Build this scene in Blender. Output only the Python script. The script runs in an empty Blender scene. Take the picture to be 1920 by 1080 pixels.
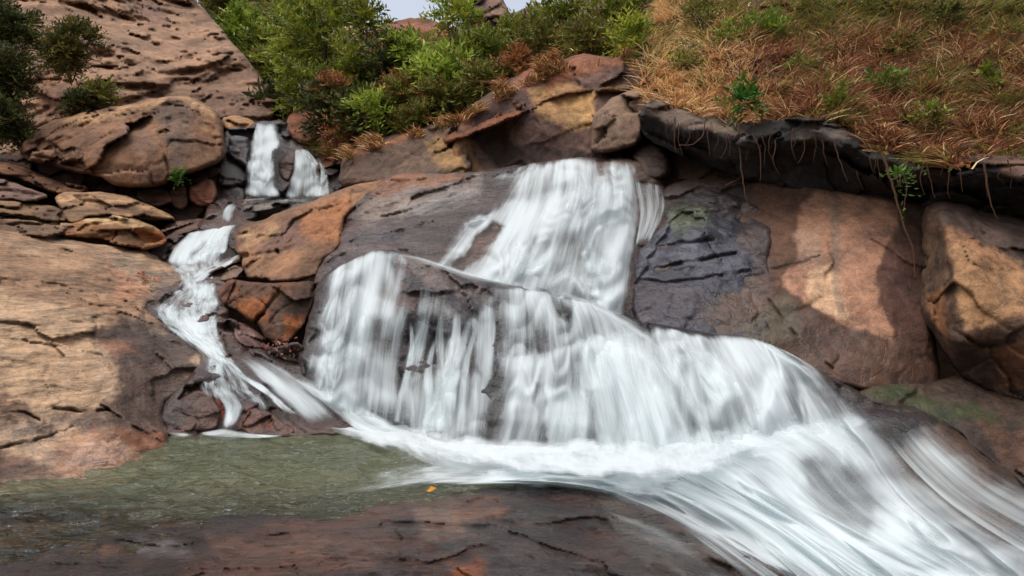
import bpy, math, random
import numpy as np
S = bpy.context.scene
col = S.collection
R = math.radians
rng = np.random.default_rng(11)

# ---------------------------------------------------------------- camera, sky, sun, exposure
CAMZ, F = 1.5, 1280.0                     # eye height (m) and focal length in photograph pixels
cam = bpy.data.objects.new('camera', bpy.data.cameras.new('camera'))
cam.location = (0, 0, CAMZ); cam.rotation_euler = (R(90), 0, 0)
cam.data.lens = 24; cam.data.sensor_width = 36; cam.data.clip_end = 2000
col.objects.link(cam); S.camera = cam
SUN_EL, SUN_AZ = 70, 235                  # azimuth clockwise from +Y
w = bpy.data.worlds.new('World'); S.world = w; w.use_nodes = True
nt = w.node_tree; bg = nt.nodes['Background']
sky = nt.nodes.new('ShaderNodeTexSky'); sky.sky_type = 'NISHITA'; sky.sun_disc = False
sky.sun_elevation = R(SUN_EL); sky.sun_rotation = R(SUN_AZ)
sky.air_density = 1.0; sky.dust_density = 4.0; sky.ozone_density = 1.0
hs = nt.nodes.new('ShaderNodeHueSaturation'); hs.inputs['Saturation'].default_value = .45; hs.inputs['Value'].default_value = 1.5   # thin bright overcast
nt.links.new(sky.outputs[0], hs.inputs['Color']); nt.links.new(hs.outputs[0], bg.inputs[0]); bg.inputs[1].default_value = 0.135
sl = bpy.data.lights.new('sun', 'SUN'); sl.energy = 1.0; sl.angle = R(60); sl.color = (1, .94, .86)
so = bpy.data.objects.new('sun', sl); so.rotation_euler = (R(90 - SUN_EL), 0, R(180 - SUN_AZ)); so.location = (-6, -8, 14)
col.objects.link(so)
vs = S.view_settings; vs.view_transform = 'Standard'; vs.look = 'None'; vs.gamma = 1; vs.exposure = 0.22
S.cycles.transparent_max_bounces = 24; S.cycles.max_bounces = 8; S.cycles.use_denoising = True

# ---------------------------------------------------------------- numeric helpers
def lin(c, k=1.0, grey=.0):
    c = np.asarray(c, float) / 255; c = c * (1 - grey) + c.mean() * grey
    return np.where(c <= .04045, c / 12.92, ((c + .055) / 1.055) ** 2.4) * k
def W(u, v, Y):                           # photograph pixel + distance -> point in metres
    u, v, Y = np.asarray(u, float), np.asarray(v, float), np.asarray(Y, float)
    return np.stack([(u - 960) / F * Y, Y + 0 * u, CAMZ - (v - 540) / F * Y], -1)
def h01(i, j, k, seed):
    n = (i.astype(np.int64) * 374761393 + j.astype(np.int64) * 668265263 + k.astype(np.int64) * 2147483647 + seed * 974711) & 0xffffffff
    n = ((n ^ (n >> 13)) * 1274126177) & 0xffffffff
    n = ((n ^ (n >> 16)) * 2246822519) & 0xffffffff
    return ((n ^ (n >> 15)) & 0xffffff) / float(0xffffff)
def vnoise(p, seed=0):
    i = np.floor(p).astype(np.int64); f = p - i
    f = f * f * f * (f * (f * 6 - 15) + 10); r = 0
    for a in (0, 1):
        for b in (0, 1):
            for c in (0, 1):
                wt = (f[..., 0] if a else 1 - f[..., 0]) * (f[..., 1] if b else 1 - f[..., 1]) * (f[..., 2] if c else 1 - f[..., 2])
                r = r + wt * h01(i[..., 0] + a, i[..., 1] + b, i[..., 2] + c, seed)
    return r * 2 - 1
def fbm(p, seed=0, o=4, g=.5):
    r = 0; a = 1.0; t = 0
    for k in range(o):
        r = r + a * vnoise(p * 2.03 ** k + 13.7 * k, seed + k); t += a; a *= g
    return r / t
def worley(p, seed=0):
    i = np.floor(p).astype(np.int64)
    d1 = np.full(p.shape[:-1], 9.); d2 = d1.copy(); cid = np.zeros(p.shape[:-1] + (3,), np.int64); cen = np.zeros(p.shape)
    for a in (-1, 0, 1):
        for b in (-1, 0, 1):
            for c in (-1, 0, 1):
                q = i + np.array([a, b, c])
                o = np.stack([h01(q[..., 0], q[..., 1], q[..., 2], seed + s) for s in (1, 2, 3)], -1)
                pt = q + o; d = ((p - pt) ** 2).sum(-1)
                m = d < d1
                d2 = np.where(m, d1, np.minimum(d2, d)); d1 = np.where(m, d, d1)
                cid[m] = q[m]; cen[m] = pt[m]
    return np.sqrt(d1), np.sqrt(d2), cid, cen
def sstep(a, b, x):
    t = np.clip((x - a) / (b - a), 0, 1); return t * t * (3 - 2 * t)
def rbf(pts, smooth=1e-3):                # thin plate spline through (u, v, value)
    P = np.array(pts, float); c = P[:, :2].mean(0); sc = 200.0
    X = (P[:, :2] - c) / sc; n = len(X)
    def ker(d): return d * d * np.log(d + 1e-9)
    if n < 4:
        A = np.c_[X, np.ones(n)]; co = np.linalg.lstsq(A, P[:, 2], rcond=None)[0]
        return lambda u, v: ((u - c[0]) / sc) * co[0] + ((v - c[1]) / sc) * co[1] + co[2]
    K = ker(np.linalg.norm(X[:, None] - X[None], axis=-1)) + smooth * np.eye(n)
    Q = np.c_[X, np.ones(n)]
    M = np.block([[K, Q], [Q.T, np.zeros((3, 3))]])
    s = np.linalg.solve(M, np.r_[P[:, 2], 0, 0, 0])
    def f(u, v):
        u = (np.asarray(u, float) - c[0]) / sc; v = (np.asarray(v, float) - c[1]) / sc
        r = s[n] * u + s[n + 1] * v + s[n + 2]
        for k in range(n): r = r + s[k] * ker(np.hypot(u - X[k, 0], v - X[k, 1]))
        return r
    return f
def depthf(pts, smooth=1e-3):             # planes are linear in 1/Y
    g = rbf([(a, b, 10.0 / c) for a, b, c in pts], smooth)
    ys = [c for _, _, c in pts]; lo, hi = min(ys) * .8, max(ys) * 1.3
    return lambda u, v: 10.0 / np.clip(g(u, v), 10 / hi, 10 / lo)
def sdpoly(u, v, poly):                   # signed distance in pixels, positive inside, and nearest point
    P = np.asarray(poly, float); A = P; B = np.roll(P, -1, 0)
    best = np.full(u.shape, 1e18); nx = u.copy(); ny = v.copy(); ins = np.zeros(u.shape, bool)
    for (ax, ay), (bx, by) in zip(A, B):
        dx, dy = bx - ax, by - ay; L = dx * dx + dy * dy + 1e-12
        t = np.clip(((u - ax) * dx + (v - ay) * dy) / L, 0, 1)
        px, py = ax + t * dx, ay + t * dy; d = (u - px) ** 2 + (v - py) ** 2
        m = d < best; best = np.where(m, d, best); nx = np.where(m, px, nx); ny = np.where(m, py, ny)
        if ay != by:
            c = ((ay > v) != (by > v)) & (u < (bx - ax) * (v - ay) / (by - ay) + ax)
            ins ^= c
    d = np.sqrt(best)
    return np.where(ins, d, -d), nx, ny
def dline(u, v, line):
    best = np.full(u.shape, 1e18); L = np.asarray(line, float)
    for (ax, ay), (bx, by) in zip(L[:-1], L[1:]):
        dx, dy = bx - ax, by - ay
        t = np.clip(((u - ax) * dx + (v - ay) * dy) / (dx * dx + dy * dy + 1e-9), 0, 1)
        best = np.minimum(best, (u - ax - t * dx) ** 2 + (v - ay - t * dy) ** 2)
    return np.sqrt(best)
def rough_outline(poly, jit, seed):
    P = np.asarray(poly, float)
    Q = np.empty((2 * len(P), 2)); N = np.roll(P, -1, 0)
    Q[0::2] = .8 * P + .2 * N; Q[1::2] = .2 * P + .8 * N
    out = []
    for a, b in zip(Q, np.roll(Q, -1, 0)):
        n = max(1, int(np.hypot(*(b - a)) / 7))
        for k in range(n): out.append(a + (b - a) * k / n)
    O = np.array(out)
    p3 = np.c_[O / 26, np.full(len(O), seed * 3.1)]
    O[:, 0] += jit * fbm(p3, seed, 3) * 1.6; O[:, 1] += jit * fbm(p3 + 50, seed + 9, 3) * 1.6
    return O

# ---------------------------------------------------------------- mesh helpers
def mesh_obj(name, V, faces, mat, parent=None, attrs=None, uv=None, origin=None, smooth=True):
    V = np.asarray(V, float)
    o0 = np.zeros(3) if origin is None else np.asarray(origin, float)
    me = bpy.data.meshes.new(name)
    faces = [np.asarray(f, np.int64) for f in (faces if isinstance(faces, list) else [faces])]
    idx = np.concatenate([f.ravel() for f in faces]); sizes = np.concatenate([np.full(len(f), f.shape[1]) for f in faces])
    me.vertices.add(len(V)); me.vertices.foreach_set('co', (V - o0).astype(np.float32).ravel())
    me.loops.add(len(idx)); me.loops.foreach_set('vertex_index', idx.astype(np.int32))
    st = np.r_[0, np.cumsum(sizes)[:-1]]
    me.polygons.add(len(sizes)); me.polygons.foreach_set('loop_start', st.astype(np.int32))
    me.polygons.foreach_set('use_smooth', np.full(len(sizes), smooth))
    me.update(calc_edges=True)
    for k, a in (attrs or {}).items():
        a = np.asarray(a, np.float32)
        if a.ndim == 2:
            t = me.attributes.new(k, 'FLOAT_COLOR', 'POINT'); t.data.foreach_set('color', np.c_[a, np.ones(len(a))].astype(np.float32).ravel())
        else:
            t = me.attributes.new(k, 'FLOAT', 'POINT'); t.data.foreach_set('value', a)
    if uv is not None:
        l = me.uv_layers.new(name='UVMap'); l.data.foreach_set('uv', np.asarray(uv, np.float32)[idx].ravel())
    me.materials.append(mat); me.validate()
    ob = bpy.data.objects.new(name, me); col.objects.link(ob); ob.location = o0
    if parent is not None:
        ob.parent = parent; ob.location = o0 - np.array(parent.location)
    return ob
def tag(o, label=None, cat=None, group=None, kind=None):
    if label: o['label'] = label
    if cat: o['category'] = cat
    if group: o['group'] = group
    if kind: o['kind'] = kind
    return o
def empty(name, loc, label, cat, group=None):
    o = bpy.data.objects.new(name, None); o.location = loc; col.objects.link(o); o.empty_display_size = .1
    return tag(o, label, cat, group)
def tube_geo(pts, rad, sides=6):
    P = np.asarray(pts, float); n = len(P); T = np.gradient(P, axis=0); T /= np.linalg.norm(T, axis=1)[:, None] + 1e-9
    ref = np.array([.31, .93, .2]); V = []
    for k in range(n):
        a = np.cross(T[k], ref); a /= np.linalg.norm(a) + 1e-9; b = np.cross(T[k], a)
        for j in range(sides):
            th = 2 * math.pi * j / sides; V.append(P[k] + rad[k] * (a * math.cos(th) + b * math.sin(th)))
    Fq = [(k * sides + j, k * sides + (j + 1) % sides, (k + 1) * sides + (j + 1) % sides, (k + 1) * sides + j) for k in range(n - 1) for j in range(sides)]
    return np.array(V), np.array(Fq)
def join_geo(parts):
    V, Fq, o = [], [], 0
    for v, f in parts: V.append(v); Fq.append(f + o); o += len(v)
    return np.concatenate(V), np.concatenate(Fq)

# ---------------------------------------------------------------- materials
class NG:
    def __init__(s, name):
        s.m = bpy.data.materials.new(name); s.m.use_nodes = True; s.t = s.m.node_tree; s.t.nodes.clear()
        s.out = s.n('ShaderNodeOutputMaterial')
    def n(s, t, **kw):
        x = s.t.nodes.new(t)
        for k, v in kw.items(): setattr(x, k, v)
        return x
    def l(s, a, b): s.t.links.new(a, b)
    def attr(s, name): return s.n('ShaderNodeAttribute', attribute_name=name)
    def math(s, op, a, b=None, c=None, clamp=False):
        x = s.n('ShaderNodeMath', operation=op, use_clamp=clamp)
        for k, v in enumerate((a, b, c)):
            if v is None: continue
            if isinstance(v, (int, float)): x.inputs[k].default_value = v
            else: s.l(v, x.inputs[k])
        return x.outputs[0]
    def noise(s, vec, scale, detail=4, rough=.5, dist=0):
        x = s.n('ShaderNodeTexNoise'); x.inputs['Scale'].default_value = scale; x.inputs['Detail'].default_value = detail
        x.inputs['Roughness'].default_value = rough; x.inputs['Distortion'].default_value = dist
        if vec is not None: s.l(vec, x.inputs['Vector'])
        return x.outputs['Fac']
    def ramp(s, fac, a, b, lo=0., hi=1.):
        x = s.n('ShaderNodeMapRange', interpolation_type='SMOOTHSTEP', clamp=True)
        s.l(fac, x.inputs[0])
        for k, v in ((1, a), (2, b), (3, lo), (4, hi)): x.inputs[k].default_value = v
        return x.outputs[0]
    def scalevec(s, vec, sc, rot=(0, 0, 0)):
        x = s.n('ShaderNodeMapping'); x.inputs['Scale'].default_value = sc; x.inputs['Rotation'].default_value = rot
        s.l(vec, x.inputs['Vector']); return x.outputs[0]
    def mulcol(s, c, f):
        x = s.n('ShaderNodeMix', data_type='RGBA', blend_type='MULTIPLY'); x.inputs[0].default_value = 1
        s.l(c, x.inputs[6]); s.l(f, x.inputs[7]); return x.outputs[2]

def rock_mat(name, stretch=(1, 1, 1), rot=(0, 0, 0), bump=.5, var=1.0, fscale=1.0):
    g = NG(name); pos = g.n('ShaderNodeNewGeometry').outputs['Position']
    c = g.attr('col').outputs['Color']; wet = g.attr('wet').outputs['Fac']
    pv = g.scalevec(pos, stretch, rot)
    a = g.noise(pv, 1.6 * fscale, 9, .62, .6); b = g.noise(pv, 9 * fscale, 8, .68, .3); d = g.noise(pos, 46 * fscale, 4, .6)
    f = g.math('ADD', g.math('ADD', g.ramp(a, .32, .68, -.30 * var, .30 * var), g.ramp(b, .34, .66, -.26 * var, .26 * var)), g.ramp(d, .35, .65, -.13, .13))
    f = g.math('ADD', f, 1.0)
    cc = g.n('ShaderNodeCombineXYZ')
    g.l(f, cc.inputs[0]); g.l(g.math('MULTIPLY_ADD', f, .94, .05), cc.inputs[1]); g.l(g.math('MULTIPLY_ADD', f, .84, .14), cc.inputs[2])
    base = g.mulcol(c, cc.outputs[0])
    vo = g.n('ShaderNodeTexVoronoi', feature='DISTANCE_TO_EDGE'); vo.inputs['Scale'].default_value = 1.7 * fscale
    dv = g.n('ShaderNodeVectorMath', operation='ADD'); nz = g.n('ShaderNodeTexNoise'); nz.inputs['Scale'].default_value = 2.2; nz.inputs['Detail'].default_value = 6
    g.l(pv, nz.inputs['Vector']); g.l(pv, dv.inputs[0]); g.l(nz.outputs['Color'], dv.inputs[1]); g.l(dv.outputs[0], vo.inputs['Vector'])
    crk = g.ramp(vo.outputs['Distance'], 0, .03, -1, 0)
    p = g.n('ShaderNodeBsdfPrincipled'); g.l(base, p.inputs['Base Color'])
    g.l(g.math('SUBTRACT', g.ramp(wet, 0, 1, .82, .24), g.math('MULTIPLY', g.math('SUBTRACT', b, .5), .3)), p.inputs['Roughness'])
    g.l(g.ramp(wet, 0, 1, .22, .5), p.inputs['Specular IOR Level'])
    hsum = g.math('ADD', g.math('ADD', g.math('MULTIPLY', b, .5), g.math('MULTIPLY', d, .16)), g.math('ADD', g.math('MULTIPLY', a, .7), g.math('MULTIPLY', crk, .10)))
    bp = g.n('ShaderNodeBump'); bp.inputs['Strength'].default_value = bump; bp.inputs['Distance'].default_value = .10
    g.l(hsum, bp.inputs['Height']); g.l(bp.outputs[0], p.inputs['Normal'])
    g.l(p.outputs[0], g.out.inputs[0]); return g.m

def water_mat(name, contrast=1.0, fx=1.0, fy=1.0, tint=(.77, .835, .84), wts=(.36, .16, .07, .41), warp=.25, bump=.14):
    g = NG(name); uv = g.n('ShaderNodeTexCoord').outputs['UV']; dens = g.attr('dens').outputs['Fac']
    a = g.noise(g.scalevec(uv, (6 * fx, .50 * fy, 1)), 1, 4, .5, warp)
    b = g.noise(g.scalevec(uv, (19 * fx, .9 * fy, 1)), 1, 4, .55, warp * .6)
    c = g.noise(g.scalevec(uv, (52 * fx, 1.8 * fy, 1)), 1, 2, .5, .1)
    big = g.noise(g.scalevec(uv, (2.3 * fx, .42 * fy, 1)), 1, 3, .5, warp * 1.5)
    s = None
    for x, k in zip((a, b, c, big), wts):
        y = g.math('MULTIPLY', x, k); s = y if s is None else g.math('ADD', s, y)
    s = g.math('MULTIPLY', g.math('SUBTRACT', s, .5), 3.1 * contrast)
    al = g.math('MULTIPLY', g.ramp(g.math('ADD', dens, s), -.15, 1.12), g.ramp(dens, .0, .35))
    dif = g.n('ShaderNodeBsdfDiffuse'); tr = g.n('ShaderNodeBsdfTranslucent'); tp = g.n('ShaderNodeBsdfTransparent')
    dif.inputs[0].default_value = (*tint, 1); tr.inputs[0].default_value = (*tint, 1)
    m1 = g.n('ShaderNodeMixShader'); m1.inputs[0].default_value = .35; g.l(dif.outputs[0], m1.inputs[1]); g.l(tr.outputs[0], m1.inputs[2])
    m2 = g.n('ShaderNodeMixShader'); g.l(al, m2.inputs[0]); g.l(tp.outputs[0], m2.inputs[1]); g.l(m1.outputs[0], m2.inputs[2])
    bp = g.n('ShaderNodeBump'); bp.inputs['Strength'].default_value = bump; bp.inputs['Distance'].default_value = .02
    g.l(s, bp.inputs['Height'])
    for x in (dif, tr): g.l(bp.outputs[0], x.inputs['Normal'])
    g.l(m2.outputs[0], g.out.inputs[0]); return g.m

def pool_mat():
    g = NG('pool_water'); pos = g.n('ShaderNodeNewGeometry').outputs['Position']; murk = g.attr('murk').outputs['Fac']
    n1 = g.noise(g.scalevec(pos, (3.6, 5.5, 1), (0, 0, R(8))), 1, 4, .55, .8); n2 = g.noise(g.scalevec(pos, (9, 13, 1), (0, 0, R(-5))), 1, 3, .5, .6)
    hh = g.math('ADD', g.math('MULTIPLY', n1, .8), g.math('MULTIPLY', n2, .3))
    bp = g.n('ShaderNodeBump'); bp.inputs['Strength'].default_value = .8; bp.inputs['Distance'].default_value = .12; g.l(hh, bp.inputs['Height'])
    tp = g.n('ShaderNodeBsdfTransparent'); tp.inputs[0].default_value = (.80, .80, .62, 1)
    df = g.n('ShaderNodeBsdfDiffuse'); df.inputs[0].default_value = (*lin((106, 110, 82)), 1); g.l(bp.outputs[0], df.inputs['Normal'])
    gl = g.n('ShaderNodeBsdfGlossy'); gl.inputs['Roughness'].default_value = .09; g.l(bp.outputs[0], gl.inputs['Normal'])
    fr = g.n('ShaderNodeFresnel'); fr.inputs[0].default_value = 1.33; g.l(bp.outputs[0], fr.inputs['Normal'])
    m1 = g.n('ShaderNodeMixShader'); g.l(murk, m1.inputs[0]); g.l(tp.outputs[0], m1.inputs[1]); g.l(df.outputs[0], m1.inputs[2])
    m2 = g.n('ShaderNodeMixShader'); g.l(fr.outputs[0], m2.inputs[0]); g.l(m1.outputs[0], m2.inputs[1]); g.l(gl.outputs[0], m2.inputs[2])
    g.l(m2.outputs[0], g.out.inputs[0]); return g.m

def leaf_mat(name, rough=.55, transl=.35):
    g = NG(name); c = g.attr('col').outputs['Color']
    p = g.n('ShaderNodeBsdfPrincipled'); p.inputs['Roughness'].default_value = rough; p.inputs['Specular IOR Level'].default_value = .3; g.l(c, p.inputs['Base Color'])
    t = g.n('ShaderNodeBsdfTranslucent'); g.l(c, t.inputs[0])
    m = g.n('ShaderNodeMixShader'); m.inputs[0].default_value = transl; g.l(p.outputs[0], m.inputs[1]); g.l(t.outputs[0], m.inputs[2])
    g.l(m.outputs[0], g.out.inputs[0]); return g.m
def bark_mat(name, c):
    g = NG(name); pos = g.n('ShaderNodeNewGeometry').outputs['Position']; n = g.noise(pos, 30, 5, .6)
    cr = g.n('ShaderNodeMix', data_type='RGBA'); g.l(n, cr.inputs[0]); cr.inputs[6].default_value = (*lin(c, .6), 1); cr.inputs[7].default_value = (*lin(c, 1.3), 1)
    p = g.n('ShaderNodeBsdfPrincipled'); p.inputs['Roughness'].default_value = .85; g.l(cr.outputs[2], p.inputs['Base Color'])
    g.l(p.outputs[0], g.out.inputs[0]); return g.m
M_rock = rock_mat('rock'); M_slab = rock_mat('slab_rock', (.7, .7, 4.5), (0, R(16), 0), .7, 1.15)
M_wet = rock_mat('wet_rock', (1, 1, 1.8), (0, R(12), 0), .6); M_hill = rock_mat('hill_rock', (.8, .5, .9), (0, R(-38), 0), .9, 1.0, .6)
M_floor = rock_mat('floor_rock', (1, 3.0, 2), (0, 0, R(10)), 1.0, 1.5)
M_soil = rock_mat('soil', (1, 1, 1), (0, 0, 0), .6, 1.2)
M_fall = water_mat('falling_water', 1.12); M_trick = water_mat('trickling_water', 1.3, 1.5, wts=(.44, .26, .10, .20)); M_foam = water_mat('foam', .9, .45, 4., (.76, .81, .815), (.30, .20, .10, .40), 1.2)
M_surge = water_mat('surging_water', .8, .75, 2.2, wts=(.34, .08, .03, .55), warp=.7, bump=.06)
M_froth = water_mat('frothy_stream', 1.25, .9, 2.6, wts=(.36, .22, .10, .32), warp=1.1, bump=.1)
M_rush = water_mat('rushing_white_water', .62, .8, 1.0, wts=(.36, .10, .04, .50), warp=.35, bump=.05, tint=(.77, .83, .835))
M_pool = pool_mat(); M_leaf = leaf_mat('leaves'); M_grass = leaf_mat('grass_blades', .6, .3); M_bark = bark_mat('bark', (92, 70, 52)); M_root = bark_mat('root_bark', (96, 66, 46))

# ---------------------------------------------------------------- rocks
ALLV = []
class Rock:
    def __init__(s, name, label, out, dep, cat='rock', base=(110, 85, 65), base2=None, mat=None, r=16, dy=.3, th=.9, step=3.5, jit=3, seed=1,
                 lump=.06, lf=.9, facet=.06, ff=1.1, strata=.0, sf=3., sdir=(.2, .3, .9), fine=.02, finef=5., stains=(), wet=0., wets=(), cracks=(), kind=None, group=None, k=.84, nf=.8):
        s.f = depthf(dep); s.p = dict(lump=lump, lf=lf, facet=facet, ff=ff, strata=strata, sf=sf, fine=fine, finef=finef, seed=seed); s.cracks = cracks
        s.sdir = np.array(sdir, float) / np.linalg.norm(sdir)
        O = rough_outline(out, jit, seed)
        lo, hi = O.min(0) - step * 2, O.max(0) + step * 2
        gu = np.arange(lo[0], hi[0], step); gv = np.arange(lo[1], hi[1], step)
        U, V = np.meshgrid(gu, gv); sh = U.shape
        sd, nx, ny = sdpoly(U.ravel(), V.ravel(), O); sd = sd.reshape(sh); nx = nx.reshape(sh); ny = ny.reshape(sh)
        ins = sd > step * .25
        cell = ins[:-1, :-1] | ins[1:, :-1] | ins[:-1, 1:] | ins[1:, 1:]
        use = np.zeros(sh, bool)
        for a, b in ((0, 0), (1, 0), (0, 1), (1, 1)): use[a:sh[0] - 1 + a, b:sh[1] - 1 + b] |= cell
        bd = use & ~ins
        U = np.where(bd, nx, U); V = np.where(bd, ny, V); sd = np.where(bd, 0, sd)
        idx = -np.ones(sh, np.int64); idx[use] = np.arange(use.sum()); n = use.sum()
        u, v, d = U[use], V[use], sd[use]
        t = np.clip(d / r, 0, 1); prof = np.sqrt(1 - (1 - t) ** 2)
        Yf = s.Y(u, v) + dy * (1 - prof); Yb = s.f(u, v) + dy + th * prof + .02
        Yb = np.maximum(Yb, Yf + .01 * prof)
        ALLV.append(W(u, v, Yb)); ALLV.append(W(u, v, Yf))
        bdu = bd[use]
        q = np.stack([idx[:-1, :-1], idx[1:, :-1], idx[1:, 1:], idx[:-1, 1:]], -1)[cell]
        bmap = np.arange(n) + n; bmap[bdu] = np.arange(n)[bdu]
        keep = np.ones(2 * n, bool); keep[n:][bdu] = False
        re = np.cumsum(keep) - 1
        Vt = np.concatenate([W(u, v, Yf), W(u, v, Yb)])[keep]
        fa = re[np.concatenate([q, bmap[q[:, ::-1]]])]
        # colour of the stone itself, its staining, and painted-in shade and shine
        pw = W(u, v, s.f(u, v)); c = np.tile(lin(base, k, .03), (n, 1)); b2 = lin(base2 if base2 else tuple(x * .72 for x in base), k, .03)
        m = sstep(-.25, .3, fbm(pw * nf, seed + 40, 5, .6))[:, None]; c = c * (1 - m) + b2 * m
        wv = np.full(n, float(wet)); wu = 9 * fbm(np.c_[u / 22, v / 22, 0 * u], seed + 3, 4, .6); wv2 = 9 * fbm(np.c_[u / 22, v / 22, 0 * u + 7], seed + 5, 4, .6)
        big1 = fbm(np.c_[u / 70, v / 70, 0 * u], seed + 6, 5, .65) * 1.6; big2 = fbm(np.c_[u / 70, v / 70, 0 * u + 5], seed + 7, 5, .65) * 1.6
        for st in stains:
            poly, cc, soft = st[:3]; am = st[3] if len(st) > 3 else 1.; wp = st[4] if len(st) > 4 else 1.
            gb = (22 * min(1, soft / 20) + (22 if soft > 17 else 0)) * wp; x = sstep(-soft * .7, soft * .7, sdpoly(u + wu * wp + gb * big1, v + wv2 * wp + gb * big2, poly)[0])[:, None] * am
            c = c * (1 - x) + lin(cc, k, .03) * x
        for poly, val, soft in wets:
            x = sstep(-soft, soft, sdpoly(u + wu, v + wv2, poly)[0]); wv = wv * (1 - x) + val * x
        cc = np.concatenate([c, c])[keep]; ww = np.concatenate([wv, wv])[keep]
        org = Vt[:n].mean(0); org[2] = Vt[:, 2].min()
        s.o = mesh_obj(name, Vt, fa, mat or M_rock, attrs=dict(col=cc, wet=ww), origin=org)
        tag(s.o, label, None if kind == 'structure' else cat, group, kind)
    def Ys(s, u, v):                      # large shape only
        u = np.asarray(u, float); v = np.asarray(v, float); y = s.f(u, v)
        return y - s.p['lump'] * fbm(W(u, v, y) * s.p['lf'], s.p['seed'], 2) * 1.6
    def Y(s, u, v):
        u = np.asarray(u, float); v = np.asarray(v, float); p = s.p; e = 2.0
        y = s.f(u, v); q = W(u, v, y)
        a = W(u + e, v, s.f(u + e, v)) - q; b = W(u, v + e, s.f(u, v + e)) - q
        nn = np.cross(a, b); nn /= np.linalg.norm(nn, axis=-1)[..., None] + 1e-9
        ray = q - np.array([0, 0, CAMZ]); ray /= np.linalg.norm(ray, axis=-1)[..., None]
        cs = np.clip(np.abs((nn * ray).sum(-1)), .33, 1)
        sd = p['seed']; h = p['lump'] * fbm(q * p['lf'], sd, 4) * 1.6
        if p['facet']:
            wq = q * p['ff'] * np.array([1, 1, 1.3]) + .35 * np.stack([fbm(q * 1.3, sd + 20 + k, 3) for k in range(3)], -1)
            d1, d2, cid, cen = worley(wq, sd)
            gr = np.stack([h01(cid[..., 0], cid[..., 1], cid[..., 2], sd + 30 + k) for k in range(4)], -1) - .5
            h = h + p['facet'] * (2.4 * ((wq - cen) * gr[..., :3]).sum(-1) + .8 * gr[..., 3]) - p['facet'] * .22 * np.exp(-((d2 - d1) / .03) ** 2)
        if p['strata']:
            ph = (q * s.sdir).sum(-1) * p['sf'] + 1.6 * fbm(q * .8, sd + 60, 5, .6)
            am = sstep(-.12, .3, fbm(q * 1.1, sd + 66, 4))
            fl = np.floor(ph); fr = ph - fl
            h = h + am * p['strata'] * (np.abs(fr - .5) ** 1.5 * -1.6 + .3)
        h = h + p['fine'] * (fbm(q * p['finef'], sd + 80, 4, .6) * 1.5 - np.abs(fbm(q * p['finef'] * .5, sd + 90, 3)) * 1.2)
        y = y - h / cs
        for ln, wd, dp in s.cracks:
            wob = 3 * fbm(np.stack([u / 15, v / 15, 0 * u], -1), sd + 95, 3)
            y = y + dp * .5 * np.exp(-((dline(u + wob, v + wob, ln)) / (wd * .7)) ** 2) * (.25 + .75 * sstep(-.25, .25, vnoise(np.stack([u / 24, v / 24, 0 * u], -1), sd + 96)))
        return y

exec_layers = True
# bedrock under the big cascade
A = Rock('rock_slab', 'sloping wet grey-brown slab left of and beneath the upper main fall',
  [(585,540),(600,490),(640,462),(632,430),(650,392),(690,352),(742,322),(850,325),(930,318),(1050,297),(1190,294),(1250,338),(1262,430),(1225,480),(1205,600),(1300,720),(900,660),(700,570)],
  [(640,350,11.6),(760,325,11.3),(850,325,11.2),(930,318,10.9),(1100,293,10.6),(1200,296,10.3),(1240,350,9.9),(640,420,10.6),(760,420,10.0),(900,400,9.8),(1000,400,9.45),(1060,390,9.2),(1120,420,9.1),(1220,430,9.2),(600,520,9.0),(700,480,8.95),(800,490,8.75),(900,520,8.5),(1000,550,8.35),(1100,570,8.15),(1190,590,8.0),(1250,640,7.8),(1060,470,8.75)],
  base=(104,84,75), base2=(72,60,56), mat=M_slab, wet=.85, lump=.05, facet=.035, strata=.09, sf=2.6, sdir=(-.28,.55,.8), seed=3, step=3.2, dy=.25,
  stains=[([(690,345),(760,322),(850,325),(880,330),(760,352),(700,372)],(140,92,62),8), ([(660,390),(760,350),(900,335),(900,370),(760,395),(680,420)],(142,124,112),16,.8), ([(640,430),(760,420),(800,470),(700,480),(600,520),(590,500)],(88,78,78),14,.8)],  # pale grey middle polygon paints the slab's wet shine into its colour
  cracks=[([(640,425),(670,408),(720,405),(760,398)],3,.25),([(690,345),(740,340),(790,338),(840,330)],3.5,.3)])
B = Rock('rock_ledge', 'broad dark wet ledge under the middle tier, bare between its white curtains',
  [(555,690),(578,600),(598,522),(650,487),(720,464),(800,487),(910,527),(1000,532),(1100,562),(1200,598),(1310,622),(1400,628),(1460,652),(1520,684),(1620,737),(1700,760),(1800,772),(1780,840),(1500,900),(1200,920),(900,880),(700,820),(600,750)],
  [(600,520,8.55),(720,467,8.65),(800,490,8.5),(910,530,8.25),(1000,545,8.05),(1100,575,7.85),(1200,605,7.65),(1310,628,7.4),(1400,635,7.3),(1520,690,7.1),(1620,742,6.9),(1760,772,6.7),
   (585,620,8.0),(700,600,7.85),(760,540,8.2),(790,585,7.6),(800,650,7.75),(850,600,7.55),(880,560,7.9),(890,640,7.5),(1000,615,7.6),(1100,625,7.45),(960,662,7.2),(1050,655,7.15),(1200,680,7.0),(1350,700,6.85),(1500,740,6.75),
   (580,690,7.6),(670,750,7.3),(740,785,7.15),(830,700,7.15),(830,832,6.7),(950,740,6.9),(950,835,6.6),(1050,740,6.8),(1050,840,6.5),(1250,850,6.25),(1330,830,6.25),(1400,790,6.35),(1600,790,6.55),(900,880,6.4),(1200,920,6.1)],
  base=(60,52,51), base2=(40,35,35), mat=M_wet, wet=.9, lump=.07, facet=.10, ff=2.0, strata=.05, sf=3.2, seed=5, step=3.2, dy=.2, fine=.03,
  stains=[([(740,480),(800,488),(910,530),(900,560),(800,530)],(98,84,78),8),([(690,590),(740,590),(725,670),(690,660)],(112,98,88),12)])
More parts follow.
